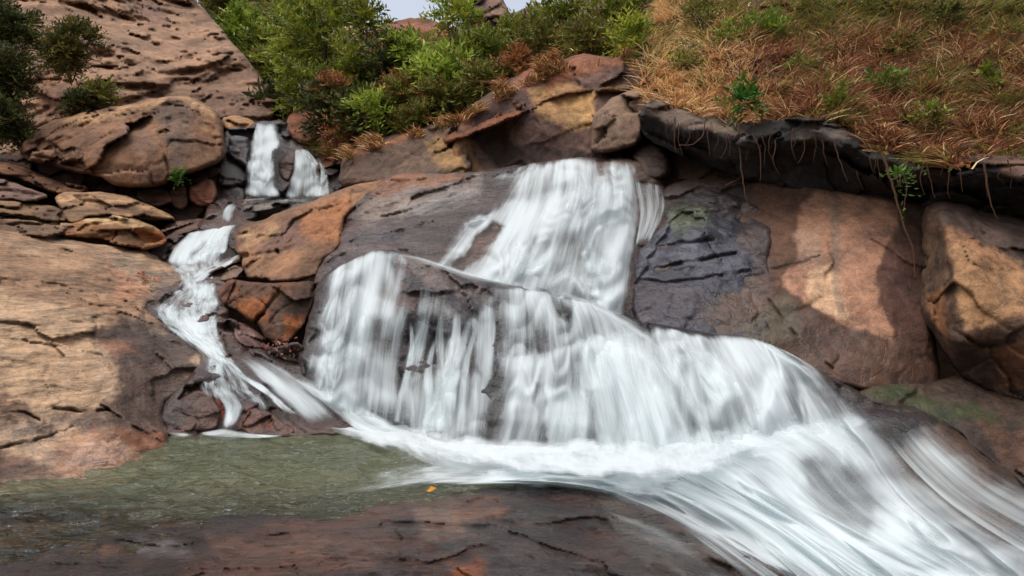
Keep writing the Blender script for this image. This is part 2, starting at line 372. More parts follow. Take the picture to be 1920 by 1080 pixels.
C = Rock('rock_ledge', 'submerged brown ledge under the lowest rush of white water at lower right',
  [(1180,900),(1250,850),(1400,790),(1600,765),(1760,772),(1800,850),(1900,960),(2040,1060),(2040,1220),(1500,1220),(1400,1060),(1280,960)],
  [(1250,855,6.15),(1400,800,6.3),(1600,770,6.5),(1750,775,6.5),(1450,860,6.0),(1520,860,5.95),(1560,960,5.4),(1640,980,5.3),(1650,860,5.95),(1700,900,5.8),(1800,970,5.5),(1920,1050,5.0),(1850,1080,4.9),(1600,1050,4.9),(1400,1000,5.05),(1300,930,5.35),(1200,890,5.7),(1600,1200,4.2),(2000,1200,4.3)],
  base=(60,54,53), mat=M_wet, wet=.9, lump=.03, facet=.008, fine=.008, seed=8, step=4.5, dy=.2)
C2 = Rock('rock_slab', 'smooth brown slab with thin sliding water at the right edge below the mossy bank',
  [(1590,800),(1640,772),(1740,776),(1790,800),(1830,842),(1880,877),(1930,920),(2060,990),(2060,1140),(1920,1060),(1800,995),(1700,925),(1630,850)],
  [(1620,785,6.55),(1740,778,6.6),(1830,842,6.15),(1930,920,5.75),(1920,1010,5.2),(1800,950,5.45),(1680,880,5.85),(2040,1080,5.0)],
  base=(84,66,54), base2=(54,45,40), mat=M_wet, wet=.85, lump=.03, facet=.02, seed=9, step=4, dy=.2, r=20)
D = Rock('rock_slab', 'flat red-brown bedrock in the foreground with shallow water over it',
  [(-330,1000),(-70,990),(100,980),(200,970),(300,945),(450,920),(600,935),(690,915),(760,885),(850,875),(960,868),(1100,885),(1180,915),(1260,962),(1350,1012),(1450,1062),(1540,1110),(1600,1330),(-330,1330)],
  [(-320,1015,4.3),(-320,1050,3.75),(-320,1300,2.3),(-70,1000,4.4),(100,985,4.6),(300,950,4.95),(450,925,5.25),(600,940,5.05),(760,890,5.8),(850,880,5.95),(1000,875,6.05),(1100,885,5.85),(-70,1032,3.9),(100,1020,3.99),(300,987,4.29),(450,964,4.52),(600,976,4.40),(760,924,4.99),(850,916,5.09),(1000,909,5.19),(1100,914,5.12),(1260,962,4.72),(1450,1062,4.1),(1540,1120,3.8),(0,1080,3.42),(300,1080,3.35),(600,1080,3.28),(900,1080,3.27),(1200,1080,3.45),(1400,1080,3.85),(900,980,4.05),(600,1020,3.75),(1100,1000,4.1),(300,1300,2.35),(1000,1300,2.4),(1500,1300,2.6)],
  base=(92,62,49), base2=(54,40,35), mat=M_floor, wet=.95, lump=.03, lf=1.4, facet=.012, ff=2.2, strata=.014, sf=8, sdir=(.35,.25,.9), seed=12, step=3, r=6, dy=.05, fine=.010, finef=7, nf=2.2,
  stains=[([(230,1010),(330,1000),(350,1035),(250,1035)],(112,106,108),14,.55),([(770,950),(860,945),(880,1000),(780,1010)],(136,104,84),16,.6),([(850,950),(960,945),(940,975),(850,975)],(134,84,52),14,.6),([(830,1050),(890,1045),(920,1090),(850,1100)],(156,84,42),14,.7),
   ([(1100,930),(1250,960),(1450,1080),(1250,1060),(1120,990)],(84,74,66),18,.8),([(-60,1040),(200,1030),(260,1090),(-60,1110)],(44,37,36),20,.85),([(900,1030),(1010,1030),(1010,1080),(900,1090)],(66,53,50),14,.7),([(380,1000),(620,1010),(600,1040),(420,1045)],(128,92,72),16,.5)],
  wets=[([(1050,900),(1500,1000),(1500,1200),(1300,1100),(1100,980)],.9,12)],
  cracks=[([(930,1040),(950,1010),(960,980)],3,.05),([(350,1010),(480,1020),(560,1040)],3,.06),([(100,1060),(300,1050)],3,.05)])
E = Rock('rock_slab', 'huge pale tan slab sloping down into the pool on the left bank',
  [(-330,405),(-90,424),(0,432),(60,441),(130,450),(230,463),(288,474),(332,505),(374,540),(330,556),(268,574),(300,603),(345,632),(390,656),(383,700),(345,735),(308,768),(322,830),(322,872),(280,900),(200,925),(100,925),(0,950),(-90,965),(-330,1000)],
  [(-320,410,8.4),(-320,700,5.6),(-320,960,4.55),(-60,428,9.2),(0,432,9.6),(130,452,10.4),(290,475,11.0),(365,532,10.3),(270,575,9.1),(390,655,8.3),(340,738,7.4),(310,770,7.15),(315,845,6.4),(190,888,5.55),(0,912,5.15),(-60,922,5.0),(0,700,6.25),(0,560,7.6),(150,560,8.3),(150,700,6.75),(250,640,7.7),(250,800,6.5),(100,820,5.85),(150,500,9.3)],
  base=(182,150,119), base2=(150,118,92), mat=M_slab, lump=.05, lf=.8, facet=.03, ff=.7, strata=.035, sf=3.0, sdir=(.30,-.35,.88), seed=15, step=3, r=14, dy=.35, th=1.6, fine=.02,
  stains=[([(150,640),(270,590),(390,650),(380,740),(310,790),(200,790),(210,700)],(80,60,50),22,.95),([(130,790),(210,755),(320,770),(320,850),(180,810),(0,800),(0,740)],(104,80,66),18,.85),
   ([(90,830),(180,800),(315,820),(310,850),(270,870),(190,890),(100,885)],(160,114,84),14,.7),([(215,805),(320,810),(315,850),(275,868),(255,840)],(116,60,34),12,.7),([(160,820),(235,830),(245,860),(190,880),(120,870)],(186,148,124),8,.7),
   ([(175,470),(260,480),(350,545),(300,540),(220,500)],(148,128,106),10,.8),([(175,640),(240,650),(270,670),(200,680)],(168,112,76),14,.5),([(-90,870),(0,850),(120,880),(0,912),(-90,930)],(94,66,50),12,.9),([(200,475),(270,535),(300,560),(230,560)],(196,140,108),12,.6),([(270,575),(330,555),(374,540),(310,500),(290,530)],(126,108,96),10,.8)],
  wets=[([(170,640),(270,590),(390,650),(380,740),(310,880),(190,908),(0,930),(0,800),(200,770)],.95,24)],
  cracks=[([(60,445),(125,470),(200,500),(215,505)],4,.35),([(45,640),(110,650),(190,665)],2.5,.2),([(95,725),(150,733)],3,.22),([(100,765),(150,772),(205,770)],3.5,.28),([(10,775),(45,772),(75,788)],3,.2),([(235,565),(300,610),(385,660)],3,.25),([(190,760),(250,800),(305,830)],3,.2),([(60,610),(150,605),(230,600)],2.5,.12),([(115,545),(170,572),(260,580)],2.5,.12),([(0,840),(90,820),(140,800)],3,.2)])
Fb = Rock('rock_ledge', 'dark stepped bedrock under the narrow side stream on the left',
  [(396,372),(490,366),(470,430),(455,500),(425,560),(432,620),(492,660),(565,682),(625,722),(705,795),(640,818),(520,826),(420,828),(312,828),(296,772),(330,728),(360,700),(375,655),(320,622),(250,582),(295,545),(296,480),(380,415)],
  [(430,380,13.3),(445,412,12.7),(350,436,12.0),(440,428,11.9),(315,490,11.1),(440,482,11.2),(400,540,10.1),(290,570,9.4),(400,600,8.95),(340,610,8.85),(420,650,8.25),(480,680,8.0),(560,690,7.9),(318,765,7.2),(430,805,7.1),(380,735,7.35),(460,735,7.55),(560,750,7.35),(650,795,7.05),(520,823,6.85),(600,815,6.95),(320,825,6.75)],
  base=(88,66,58), base2=(60,47,44), mat=M_wet, wet=.9, lump=.05, facet=.06, ff=1.8, strata=.06, sf=4, seed=18, step=3, dy=.25, r=8,
  stains=[([(310,740),(350,725),(400,730),(430,790),(330,795)],(70,58,50),8,.9),([(375,735),(415,735),(430,780),(395,790)],(150,72,44),7,.8),([(445,790),(470,760),(520,800),(460,810)],(132,74,56),8,.8)])
# block between the side stream and the main fall
Rock('boulder', 'orange-brown boulder with a long sloping top between the side stream and main fall',
  [(438,442),(452,422),(520,402),(600,372),(660,347),(700,341),(742,330),(722,352),(652,400),(641,440),(640,466),(602,498),(596,516),(570,527),(530,529),(470,525),(454,512),(454,482),(438,470)],
  [(450,430,11.4),(640,350,11.4),(740,330,11.3),(640,440,10.2),(600,500,9.55),(470,522,9.75),(530,527,9.5),(520,460,10.4),(560,440,10.4)],
  base=(146,108,80), base2=(112,84,66), seed=21, lump=.07, facet=.045, ff=.9, r=9, dy=.35, th=1.4, strata=.03, sf=3, fine=.02, step=3,
  stains=[([(520,410),(600,400),(620,430),(540,470),(490,470)],(104,80,72),16,.8),([(590,385),(660,355),(645,440),(610,455),(570,440)],(164,108,68),14,.7),([(440,440),(520,415),(530,425),(460,460)],(176,140,104),10,.8),([(590,470),(640,460),(600,500),(540,520),(560,490)],(110,82,62),10,.7)],
  cracks=[([(452,482),(480,478),(520,472)],6,.9),([(455,480),(458,520)],4,.5),([(600,395),(640,380)],2,.12)])
Rock('boulder', 'rusty orange boulder overhanging the side stream with a dark cleft down its middle',
  [(404,552),(430,521),(455,527),(530,532),(592,524),(592,560),(572,610),(546,642),(520,652),(500,640),(480,608),(450,590),(420,575)],
  [(408,552,9.6),(450,530,9.35),(535,532,9.0),(592,525,9.3),(578,600,8.85),(542,642,8.5),(480,605,8.7),(520,570,8.75),(460,565,9.0)],
  base=(130,88,62), base2=(96,70,56), seed=24, facet=.12, ff=1.6, r=6, dy=.4, th=1.2, step=2.6,
  stains=[([(440,560),(500,555),(530,540),(490,600),(475,606),(450,590)],(156,94,52),12,.8),([(520,560),(592,530),(580,600),(545,640),(510,610)],(92,72,60),9,.9),([(540,590),(575,590),(550,635),(530,640)],(146,82,40),8,.8),([(404,552),(430,521),(450,540),(430,570)],(126,84,66),7,.8)],
  cracks=[([(534,530),(510,565),(478,608)],4,.6),([(480,610),(505,640),(520,652)],6,.5)])
for nm, lb, o, d, b, s in (
  ('boulder', 'small dark wet boulder right beside the side stream under the rusty overhang', [(405,608),(425,596),(448,604),(452,625),(440,640),(415,640),(404,625)], [(428,615,8.75),(405,610,8.95),(450,640,8.7)], (84,66,60), 31),
  ('boulder', 'jagged purple-brown rock wedged below the rusty overhang', [(440,600),(470,612),(505,640),(500,668),(470,668),(445,650),(440,630)], [(470,640,8.5),(440,600,8.8),(505,668,8.4)], (120,92,84), 33),
  ('boulder', 'grey block with fallen leaves at the left foot of the main fall', [(490,655),(520,650),(560,640),(575,655),(572,684),(530,682),(495,672)], [(530,665,8.2),(490,655,8.4),(575,684,8.1)], (98,84,80), 35),
  ('boulder', 'low brown hump in the pool edge below the side stream', [(448,800),(470,762),(500,768),(530,790),(560,812),(530,824),(470,818)], [(450,805,7.0),(500,770,7.15),(540,822,6.8)], (122,82,64), 37),
  ('boulder', 'dark rusty knob split by the thin trickles above the pool', [(322,752),(348,741),(366,728),(398,734),(402,752),(420,772),(405,806),(352,812),(326,800)], [(318,765,7.12),(370,735,7.3),(400,798,6.95)], (96,66,52), 38),
  ('boulder', 'long low rock ridge lying across the side stream', [(378,505),(405,488),(440,478),(456,482),(452,492),(410,506),(388,520)], [(380,510,10.7),(455,485,10.8),(420,500,10.65)], (104,84,70), 39),
  ('boulder', 'brown wedge of rock below the second run of the side stream', [(372,522),(400,512),(455,492),(458,518),(430,528),(398,532),(376,530)], [(375,526,10.4),(455,495,10.6),(440,525,10.1)], (126,98,80), 40)):
    Rock(nm, lb, o, d, base=b, seed=s, mat=M_wet, wet=.8, r=5, dy=.12, th=.5, facet=.09, ff=2.4, lump=.04, lf=2, step=2.4, jit=2)

# left ledges and the large boulder
H = lambda lb, o, d, b, s, **k: Rock(k.pop('name', 'rock_ledge'), lb, o, d, base=b, seed=s, **{**dict(r=5, dy=.4, th=1.2, facet=.10, ff=1.7, strata=.07, sf=3.0, sdir=(.35,-.2,.9), step=2.8, jit=2.5, mat=M_slab), **k})
H('dark shaded rock bank beneath the big boulder on the left', [(-90,290),(60,290),(230,320),(330,320),(430,310),(430,400),(420,420),(330,430),(200,400),(80,400),(-90,400)], [(-60,300,14.5),(430,320,14.2),(420,400,13.6),(-60,390,13.2),(200,360,13.9)], (92,66,52), 43, strata=.1, facet=.12)
H('long orange-brown ledge under the left boulder', [(-60,296),(0,302),(30,308),(75,325),(115,340),(168,350),(162,364),(100,363),(60,347),(0,326),(-60,316)], [(-60,300,12.6),(165,355,12.9),(60,340,12.5)], (142,98,70), 45)
H('purplish grey slab at the left edge of the ledges', [(-80,328),(0,333),(50,350),(98,368),(60,380),(0,374),(-80,372)], [(-60,330,12.2),(98,368,12.2),(0,372,11.5)], (130,104,90), 47)
H('weathered tan ledge with a sharp point towards the side stream', [(98,372),(112,359),(150,360),(230,363),(262,376),(322,405),(330,416),(250,412),(192,402),(178,412),(150,424),(126,416)], [(98,372,12.0),(230,363,12.6),(330,414,12.3),(150,422,11.3)], (176,138,102), 49, facet=.09, stains=[([(180,385),(250,385),(310,405),(330,418),(230,408)],(110,82,62),6,.8)])
H('tan rock at the far left of the ledges', [(-80,366),(20,374),(60,382),(108,386),(132,410),(112,420),(60,408),(0,402),(-80,400)], [(-80,370,11.4),(110,388,11.8),(0,402,10.8),(110,418,11.0)], (176,136,98), 51, stains=[([(60,385),(108,386),(132,410),(100,416),(75,405)],(110,84,70),6,.8)])
H('dark-fronted ledge just above the pale slab', [(-80,398),(20,404),(60,412),(130,418),(150,424),(100,446),(50,440),(-80,436)], [(-80,400,10.8),(150,424,11.3),(50,440,10.0),(-60,434,9.8)], (150,118,92), 53)
H('block with a pale flat top and orange sides', [(102,440),(112,426),(150,410),(182,401),(232,401),(302,430),(316,452),(300,462),(274,470),(230,462),(180,448),(110,446)], [(105,440,10.9),(200,402,11.8),(300,430,11.6),(275,468,10.8),(180,446,10.7),(230,430,11.1)], (150,104,68), 55, stains=[([(150,408),(182,400),(232,400),(300,430),(290,432),(230,420),(160,418)],(188,154,112),6,.95,.5),([(255,425),(300,430),(315,452),(290,462),(265,450)],(176,110,62),6,.8)])
H('low purple-brown rock between the orange block and side stream', [(296,432),(318,416),(370,409),(408,413),(412,424),(370,434),(330,446),(312,452)], [(300,440,12.0),(408,415,12.6),(330,446,11.7)], (118,92,80), 57)
H('dark red rock beneath the step of the side stream', [(268,470),(290,450),(330,438),(352,440),(325,465),(308,492),(290,485)], [(270,470,11.3),(350,440,11.9),(305,490,11.1)], (88,66,58), 59, wet=.6)
for lb, o, d, b, s in (
  ('brown angular block under the right end of the big boulder', [(255,372),(262,352),(312,352),(330,380),(300,392),(270,385)], [(258,360,13.2),(325,380,13.2),(270,385,13.0)], (122,84,64), 61),
  ('red-brown upright block left of the upper fall', [(352,350),(372,340),(402,335),(408,362),(400,385),(370,388),(352,375)], [(355,350,13.4),(405,340,13.5),(380,386,13.2)], (142,92,72), 63),
  ('narrow dark red block between two blocks under the boulder', [(312,352),(350,345),(356,385),(340,398),(318,385)], [(315,352,13.5),(350,348,13.5),(340,396,13.3)], (104,72,58), 65)):
    H(lb, o, d, b, s, name='boulder', strata=.0, facet=.08)
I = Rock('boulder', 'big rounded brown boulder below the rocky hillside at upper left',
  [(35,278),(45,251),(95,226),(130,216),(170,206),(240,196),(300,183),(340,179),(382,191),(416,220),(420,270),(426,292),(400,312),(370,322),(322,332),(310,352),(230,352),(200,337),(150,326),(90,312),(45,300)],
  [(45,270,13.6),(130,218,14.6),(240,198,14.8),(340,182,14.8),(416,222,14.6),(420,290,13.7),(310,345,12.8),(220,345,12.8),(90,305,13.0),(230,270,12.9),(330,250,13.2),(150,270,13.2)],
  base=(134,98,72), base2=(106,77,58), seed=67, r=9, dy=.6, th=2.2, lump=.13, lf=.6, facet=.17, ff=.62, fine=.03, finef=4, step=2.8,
  stains=[([(60,245),(130,216),(240,196),(340,178),(416,220),(400,225),(330,195),(250,212),(160,235)],(178,138,100),10,.85),([(290,200),(350,195),(355,260),(340,325),(315,300),(300,240)],(98,80,68),14,.8),([(215,235),(270,225),(290,265),(250,290)],(108,86,72),14,.6),([(260,320),(310,315),(310,350),(262,350)],(92,64,50),7,.7)],  # first polygon paints the top rim paler, for light from above
  cracks=[([(155,215),(158,260),(165,330)],3,.25),([(295,235),(310,290),(318,330)],3.5,.3),([(45,290),(110,300),(165,320)],3,.25)])
# upper fall and its dark rocks
U = Rock('cliff', 'black wet rock step behind the twin upper falls',
  [(418,243),(470,238),(478,228),(540,226),(552,268),(585,274),(612,298),(640,330),(640,380),(520,392),(440,392),(408,375),(405,300)],
  [(478,230,16.2),(540,228,16.2),(420,245,15.6),(580,276,15.4),(620,310,15),(500,368,14.4),(610,372,14.3),(430,370,14.2),(500,290,15.1),(540,280,15.3)],
  base=(70,60,56), base2=(46,40,38), mat=M_wet, wet=.8, seed=71, lump=.1, facet=.16, ff=1.0, step=2.6, r=8, stains=[([(545,285),(560,280),(545,335),(520,330)],(90,56,44),6,.9)])
for lb, o, d, b, s in (
  ('slick grey-blue slanted rock left of the upper fall', [(424,258),(445,252),(470,262),(466,318),(452,310),(435,290)], [(426,260,14.9),(468,265,14.9),(462,315,14.5)], (104,96,98), 73),
  ('black rock lower left of the upper fall with a wet grey top', [(404,312),(420,298),(445,312),(464,330),(460,348),(430,352),(408,350)], [(406,315,14.2),(460,332,14.3),(430,350,13.9)], (72,64,60), 75),
  ('two-toned grey block at the left foot of the upper fall', [(410,352),(440,346),(462,356),(462,378),(430,384),(412,376)], [(412,354,14.0),(460,358,14.0),(430,382,13.8)], (82,74,70), 76),
  ('brown rock standing between the twin upper falls', [(522,300),(536,282),(560,278),(556,318),(542,345),(520,335)], [(525,300,14.9),(558,282,15.0),(535,340,14.6)], (92,66,54), 77),
  ('flat pale grey rock at the foot of the upper falls', [(450,384),(470,376),(500,372),(530,374),(546,380),(520,392),(490,400),(455,396)], [(450,386,13.9),(540,378,13.9),(490,399,13.2)], (132,122,112), 79),
  ('dark rock splitting the water below the upper falls', [(436,398),(450,384),(480,392),(488,402),(470,414),(440,416)], [(438,400,13.1),(485,402,13.1),(450,415,12.7)], (66,58,54), 81),
  ('light grey streaked rock below the right upper fall', [(530,392),(560,378),(610,374),(612,384),(560,398),(520,404)], [(530,394,13.6),(610,376,14.0),(525,403,13.1)], (150,138,128), 83),
  ('dark rock at the right side of the twin upper falls', [(606,312),(640,318),(668,340),(650,352),(618,374),(606,360)], [(608,315,14.6),(660,340,14.4),(615,372,13.9)], (64,50,44), 85)):
    Rock('boulder', lb, o, d, base=b, seed=s, mat=M_wet, wet=.6, r=8, dy=.35, th=.8, facet=.09, ff=1.4, step=2.3, jit=2)
for lb, o, d, b, s in (
  ('layered tan rock shelf at the left lip of the upper fall', [(412,222),(440,215),(478,228),(476,246),(450,252),(420,242)], [(415,225,16.5),(476,230,16.6),(450,250,15.8)], (172,128,92), 87),
  ('orange-red boulder right above the twin upper falls', [(534,240),(545,215),(575,205),(608,220),(612,258),(590,268),(552,268)], [(540,240,15.8),(600,220,16),(580,266,15.3)], (142,92,66), 89),
  ('rusty boulder at the foot of the bushes beside the upper falls', [(592,268),(610,248),(650,235),(672,262),(655,300),(640,322),(612,302)], [(595,270,15.2),(665,255,15),(630,315,14.5)], (146,88,56), 91)):
    Rock('boulder', lb, o, d, base=b, seed=s, r=11, dy=.5, th=1.2, facet=.12, ff=1.0, step=2.6, jit=3)

# cliff behind the main fall
J1 = Rock('cliff', 'low grey-brown cliff behind the top of the brown slab',
  [(632,352),(640,295),(668,276),(720,256),(780,243),(830,228),(870,215),(890,330),(840,345),(700,350)],
  [(640,340,12.6),(640,295,13.2),(780,245,13.2),(870,220,12.9),(860,320,12.0),(740,330,12.3)], base=(102,82,68), base2=(82,64,54), seed=93, lump=.1, facet=.08, ff=.8, r=14, dy=.5, th=1.5, step=3,
  stains=[([(790,262),(850,255),(880,330),(830,320)],(158,122,78),9,.75),([(640,290),(700,262),(780,244),(780,252),(700,275),(650,300)],(150,96,62),6,.8)])
J2 = Rock('cliff', 'dark cliff with straw-coloured staining and a hollow painted in dark behind the main fall',
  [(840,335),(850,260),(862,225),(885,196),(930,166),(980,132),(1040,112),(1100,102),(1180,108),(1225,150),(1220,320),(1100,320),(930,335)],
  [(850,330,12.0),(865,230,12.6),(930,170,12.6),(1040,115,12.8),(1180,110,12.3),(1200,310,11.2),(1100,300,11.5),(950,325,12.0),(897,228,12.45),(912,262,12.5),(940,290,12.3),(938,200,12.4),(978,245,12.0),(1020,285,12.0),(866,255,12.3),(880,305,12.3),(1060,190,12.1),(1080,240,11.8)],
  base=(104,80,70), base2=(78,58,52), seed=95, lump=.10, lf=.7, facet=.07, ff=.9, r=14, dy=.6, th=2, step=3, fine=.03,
  stains=[([(990,160),(1060,150),(1100,170),(1120,165),(1110,220),(1080,250),(1010,220)],(168,128,84),10,.85),([(1070,190),(1122,165),(1115,240),(1060,250)],(190,148,96),8,.8),([(1000,112),(1130,85),(1180,110),(1060,150),(960,170)],(146,94,66),12,.8),([(885,200),(930,200),(960,260),(1000,300),(930,310),(890,260)],(44,34,30),9,.8),([(930,270),(1100,285),(1210,280),(1210,330),(930,335)],(54,42,38),10,.8),([(840,265),(880,260),(900,325),(850,325)],(160,116,74),8,.7),([(858,230),(880,205),(885,235),(865,260)],(140,88,62),6,.6)],  # near-black polygon paints the hollow's shade; the rock hardly recedes there
  )
Rock('boulder', 'rounded layered grey-brown boulder perched above the top right of the main fall',
  [(1103,275),(1110,222),(1130,200),(1152,180),(1222,150),(1248,166),(1243,196),(1206,216),(1204,268),(1150,290),(1120,288)],
  [(1110,225,10.9),(1220,155,11.4),(1245,180,11.0),(1200,265,10.3),(1120,285,10.5),(1160,220,10.5)], base=(134,108,88), base2=(110,88,72), seed=97, lump=.07, facet=.15, ff=1.5, strata=.09, sf=3.5, r=8, dy=.6, th=1.2, step=2.8,
  stains=[([(1190,270),(1205,218),(1150,240),(1110,260),(1130,290)],(104,82,68),8,.7)])
Rock('boulder', 'small dark boulder at the right corner of the main fall top',
  [(1184,290),(1200,268),(1235,266),(1255,285),(1262,325),(1230,340),(1205,335),(1195,310)],
  [(1190,290,10.3),(1240,270,10.4),(1250,330,9.9),(1200,330,10)], base=(92,72,60), seed=99, mat=M_wet, wet=.5, r=12, dy=.35, th=.7, step=2.6)
Rock('cliff', 'brown recess wall in shade under the left end of the overhang',
  [(1180,250),(1240,225),(1330,280),(1480,320),(1500,360),(1400,372),(1250,360),(1215,330)],
  [(1190,260,11.2),(1320,290,10.4),(1480,330,9.8),(1480,355,9.5),(1250,350,10.2)], base=(88,64,50), base2=(66,48,38), seed=101, facet=.08, step=3.2)
# right wall
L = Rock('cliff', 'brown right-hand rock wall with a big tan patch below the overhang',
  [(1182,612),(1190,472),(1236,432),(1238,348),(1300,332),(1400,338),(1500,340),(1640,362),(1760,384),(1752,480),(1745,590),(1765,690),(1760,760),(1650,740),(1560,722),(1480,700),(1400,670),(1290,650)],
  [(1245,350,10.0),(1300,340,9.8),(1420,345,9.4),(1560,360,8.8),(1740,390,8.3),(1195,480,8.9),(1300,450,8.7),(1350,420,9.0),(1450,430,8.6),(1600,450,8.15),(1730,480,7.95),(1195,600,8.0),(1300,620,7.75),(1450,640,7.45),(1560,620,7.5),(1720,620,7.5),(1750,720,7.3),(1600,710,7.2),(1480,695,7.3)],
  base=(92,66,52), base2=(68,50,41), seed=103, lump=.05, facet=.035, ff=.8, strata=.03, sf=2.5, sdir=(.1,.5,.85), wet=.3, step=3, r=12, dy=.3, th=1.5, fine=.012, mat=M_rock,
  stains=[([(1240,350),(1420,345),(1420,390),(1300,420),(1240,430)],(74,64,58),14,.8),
   ([(1440,390),(1520,350),(1600,358),(1690,385),(1690,430),(1640,520),(1560,560),(1460,540)],(112,80,60),18,.4),
   ([(1496,430),(1500,385),(1535,352),(1565,346),(1600,360),(1680,386),(1686,420),(1662,460),(1646,510),(1650,570),(1672,615),(1668,633),(1640,628),(1600,612),(1550,592),(1510,572),(1480,552),(1467,527),(1480,506),(1498,500)],(168,124,98),7,.9,.7),
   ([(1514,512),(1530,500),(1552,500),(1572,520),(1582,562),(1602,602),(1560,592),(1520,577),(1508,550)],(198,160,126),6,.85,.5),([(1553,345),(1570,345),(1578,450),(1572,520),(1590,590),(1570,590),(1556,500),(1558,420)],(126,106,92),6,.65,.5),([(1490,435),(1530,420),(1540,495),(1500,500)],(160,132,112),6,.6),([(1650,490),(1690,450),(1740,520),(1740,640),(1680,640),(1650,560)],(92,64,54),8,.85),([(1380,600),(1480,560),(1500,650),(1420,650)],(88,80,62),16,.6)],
  wets=[([(1190,470),(1240,350),(1430,390),(1440,500),(1440,660),(1185,610)],.8,26),([(1440,560),(1500,580),(1760,660),(1760,760),(1480,700)],.6,20)],
  cracks=[([(1440,560),(1500,640),(1560,690)],3,.12)])
L1 = Rock('cliff', 'blue-grey layered wet rock right beside the upper main fall',
  [(1184,608),(1190,472),(1222,440),(1248,420),(1240,372),(1300,352),(1390,366),(1432,392),(1452,440),(1440,500),(1462,540),(1440,600),(1455,650),(1420,672),(1330,652),(1290,648)],
  [(1250,375,9.75),(1300,355,9.6),(1420,385,9.05),(1195,480,8.75),(1300,450,8.35),(1350,420,8.75),(1440,440,8.45),(1440,520,8.05),(1195,600,7.9),(1300,560,7.85),(1300,630,7.6),(1450,640,7.38),(1300,490,8.25),(1240,440,8.9)],
  base=(76,76,86), base2=(50,50,58), mat=M_wet, wet=.95, seed=153, lump=.06, facet=.035, ff=.9, strata=.04, sf=3.4, sdir=(.12,.35,.93), r=10, dy=.12, th=.6, step=2.8, fine=.03, nf=1.6,
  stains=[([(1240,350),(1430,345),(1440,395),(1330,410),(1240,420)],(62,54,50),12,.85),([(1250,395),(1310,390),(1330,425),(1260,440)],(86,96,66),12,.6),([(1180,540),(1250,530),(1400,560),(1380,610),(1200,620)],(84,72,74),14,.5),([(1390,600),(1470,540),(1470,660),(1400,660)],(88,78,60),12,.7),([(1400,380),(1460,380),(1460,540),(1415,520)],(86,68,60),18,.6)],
  cracks=[([(1230,505),(1290,492),(1340,482),(1385,474)],4,.3),([(1195,525),(1260,530),(1340,518),(1420,505)],3,.2),([(1215,470),(1280,455),(1340,450)],3,.2)])
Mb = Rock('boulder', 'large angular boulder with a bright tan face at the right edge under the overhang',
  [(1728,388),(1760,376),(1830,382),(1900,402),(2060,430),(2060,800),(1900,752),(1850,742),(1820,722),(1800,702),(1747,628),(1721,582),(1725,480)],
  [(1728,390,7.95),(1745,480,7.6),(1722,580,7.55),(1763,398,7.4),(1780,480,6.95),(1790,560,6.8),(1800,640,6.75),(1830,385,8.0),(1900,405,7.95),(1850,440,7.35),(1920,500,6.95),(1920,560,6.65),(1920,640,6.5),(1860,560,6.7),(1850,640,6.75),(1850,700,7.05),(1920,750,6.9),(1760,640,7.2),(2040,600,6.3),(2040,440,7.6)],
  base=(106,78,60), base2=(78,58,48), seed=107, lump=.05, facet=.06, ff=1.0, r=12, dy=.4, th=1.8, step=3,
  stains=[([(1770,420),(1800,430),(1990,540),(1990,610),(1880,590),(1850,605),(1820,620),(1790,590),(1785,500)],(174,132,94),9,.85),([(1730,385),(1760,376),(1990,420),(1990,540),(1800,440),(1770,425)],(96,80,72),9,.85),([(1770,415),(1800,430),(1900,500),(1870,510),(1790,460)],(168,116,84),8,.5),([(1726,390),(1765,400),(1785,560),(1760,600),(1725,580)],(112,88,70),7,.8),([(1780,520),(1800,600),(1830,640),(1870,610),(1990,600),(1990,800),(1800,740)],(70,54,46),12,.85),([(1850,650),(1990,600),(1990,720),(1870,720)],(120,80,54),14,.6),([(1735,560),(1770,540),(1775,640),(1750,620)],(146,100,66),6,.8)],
  cracks=[([(1825,495),(1850,508),(1880,505)],3,.12),([(1790,620),(1840,650),(1900,640)],5,.25)])
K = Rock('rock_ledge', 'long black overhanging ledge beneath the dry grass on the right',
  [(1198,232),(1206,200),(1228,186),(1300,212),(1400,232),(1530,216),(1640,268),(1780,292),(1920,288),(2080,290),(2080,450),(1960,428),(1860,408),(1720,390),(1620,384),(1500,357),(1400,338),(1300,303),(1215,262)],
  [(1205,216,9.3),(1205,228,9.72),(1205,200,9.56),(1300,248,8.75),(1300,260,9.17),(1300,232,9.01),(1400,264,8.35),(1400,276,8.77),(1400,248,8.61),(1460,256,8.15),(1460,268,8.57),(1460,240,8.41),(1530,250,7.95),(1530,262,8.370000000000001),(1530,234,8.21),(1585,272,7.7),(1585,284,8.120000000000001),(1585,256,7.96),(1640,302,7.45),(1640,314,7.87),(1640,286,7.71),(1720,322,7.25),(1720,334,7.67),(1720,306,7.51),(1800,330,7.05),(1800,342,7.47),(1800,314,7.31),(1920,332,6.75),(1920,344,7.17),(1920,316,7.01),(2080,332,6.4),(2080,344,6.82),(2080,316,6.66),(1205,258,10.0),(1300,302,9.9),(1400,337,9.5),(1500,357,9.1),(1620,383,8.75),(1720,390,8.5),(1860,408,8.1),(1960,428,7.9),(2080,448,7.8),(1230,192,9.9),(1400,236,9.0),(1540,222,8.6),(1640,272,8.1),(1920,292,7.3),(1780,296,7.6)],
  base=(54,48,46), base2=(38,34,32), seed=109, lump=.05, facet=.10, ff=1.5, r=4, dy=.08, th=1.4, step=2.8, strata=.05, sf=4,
  stains=[([(1206,200),(1240,190),(1320,225),(1400,245),(1400,262),(1300,240),(1215,222)],(116,98,84),7,.85),([(1500,225),(1560,225),(1600,250),(1560,262),(1490,262)],(96,84,76),8,.8),([(1820,290),(2060,290),(2060,340),(1880,330)],(116,86,70),12,.7)])  # paler polygons paint light falling on the lip's upper band
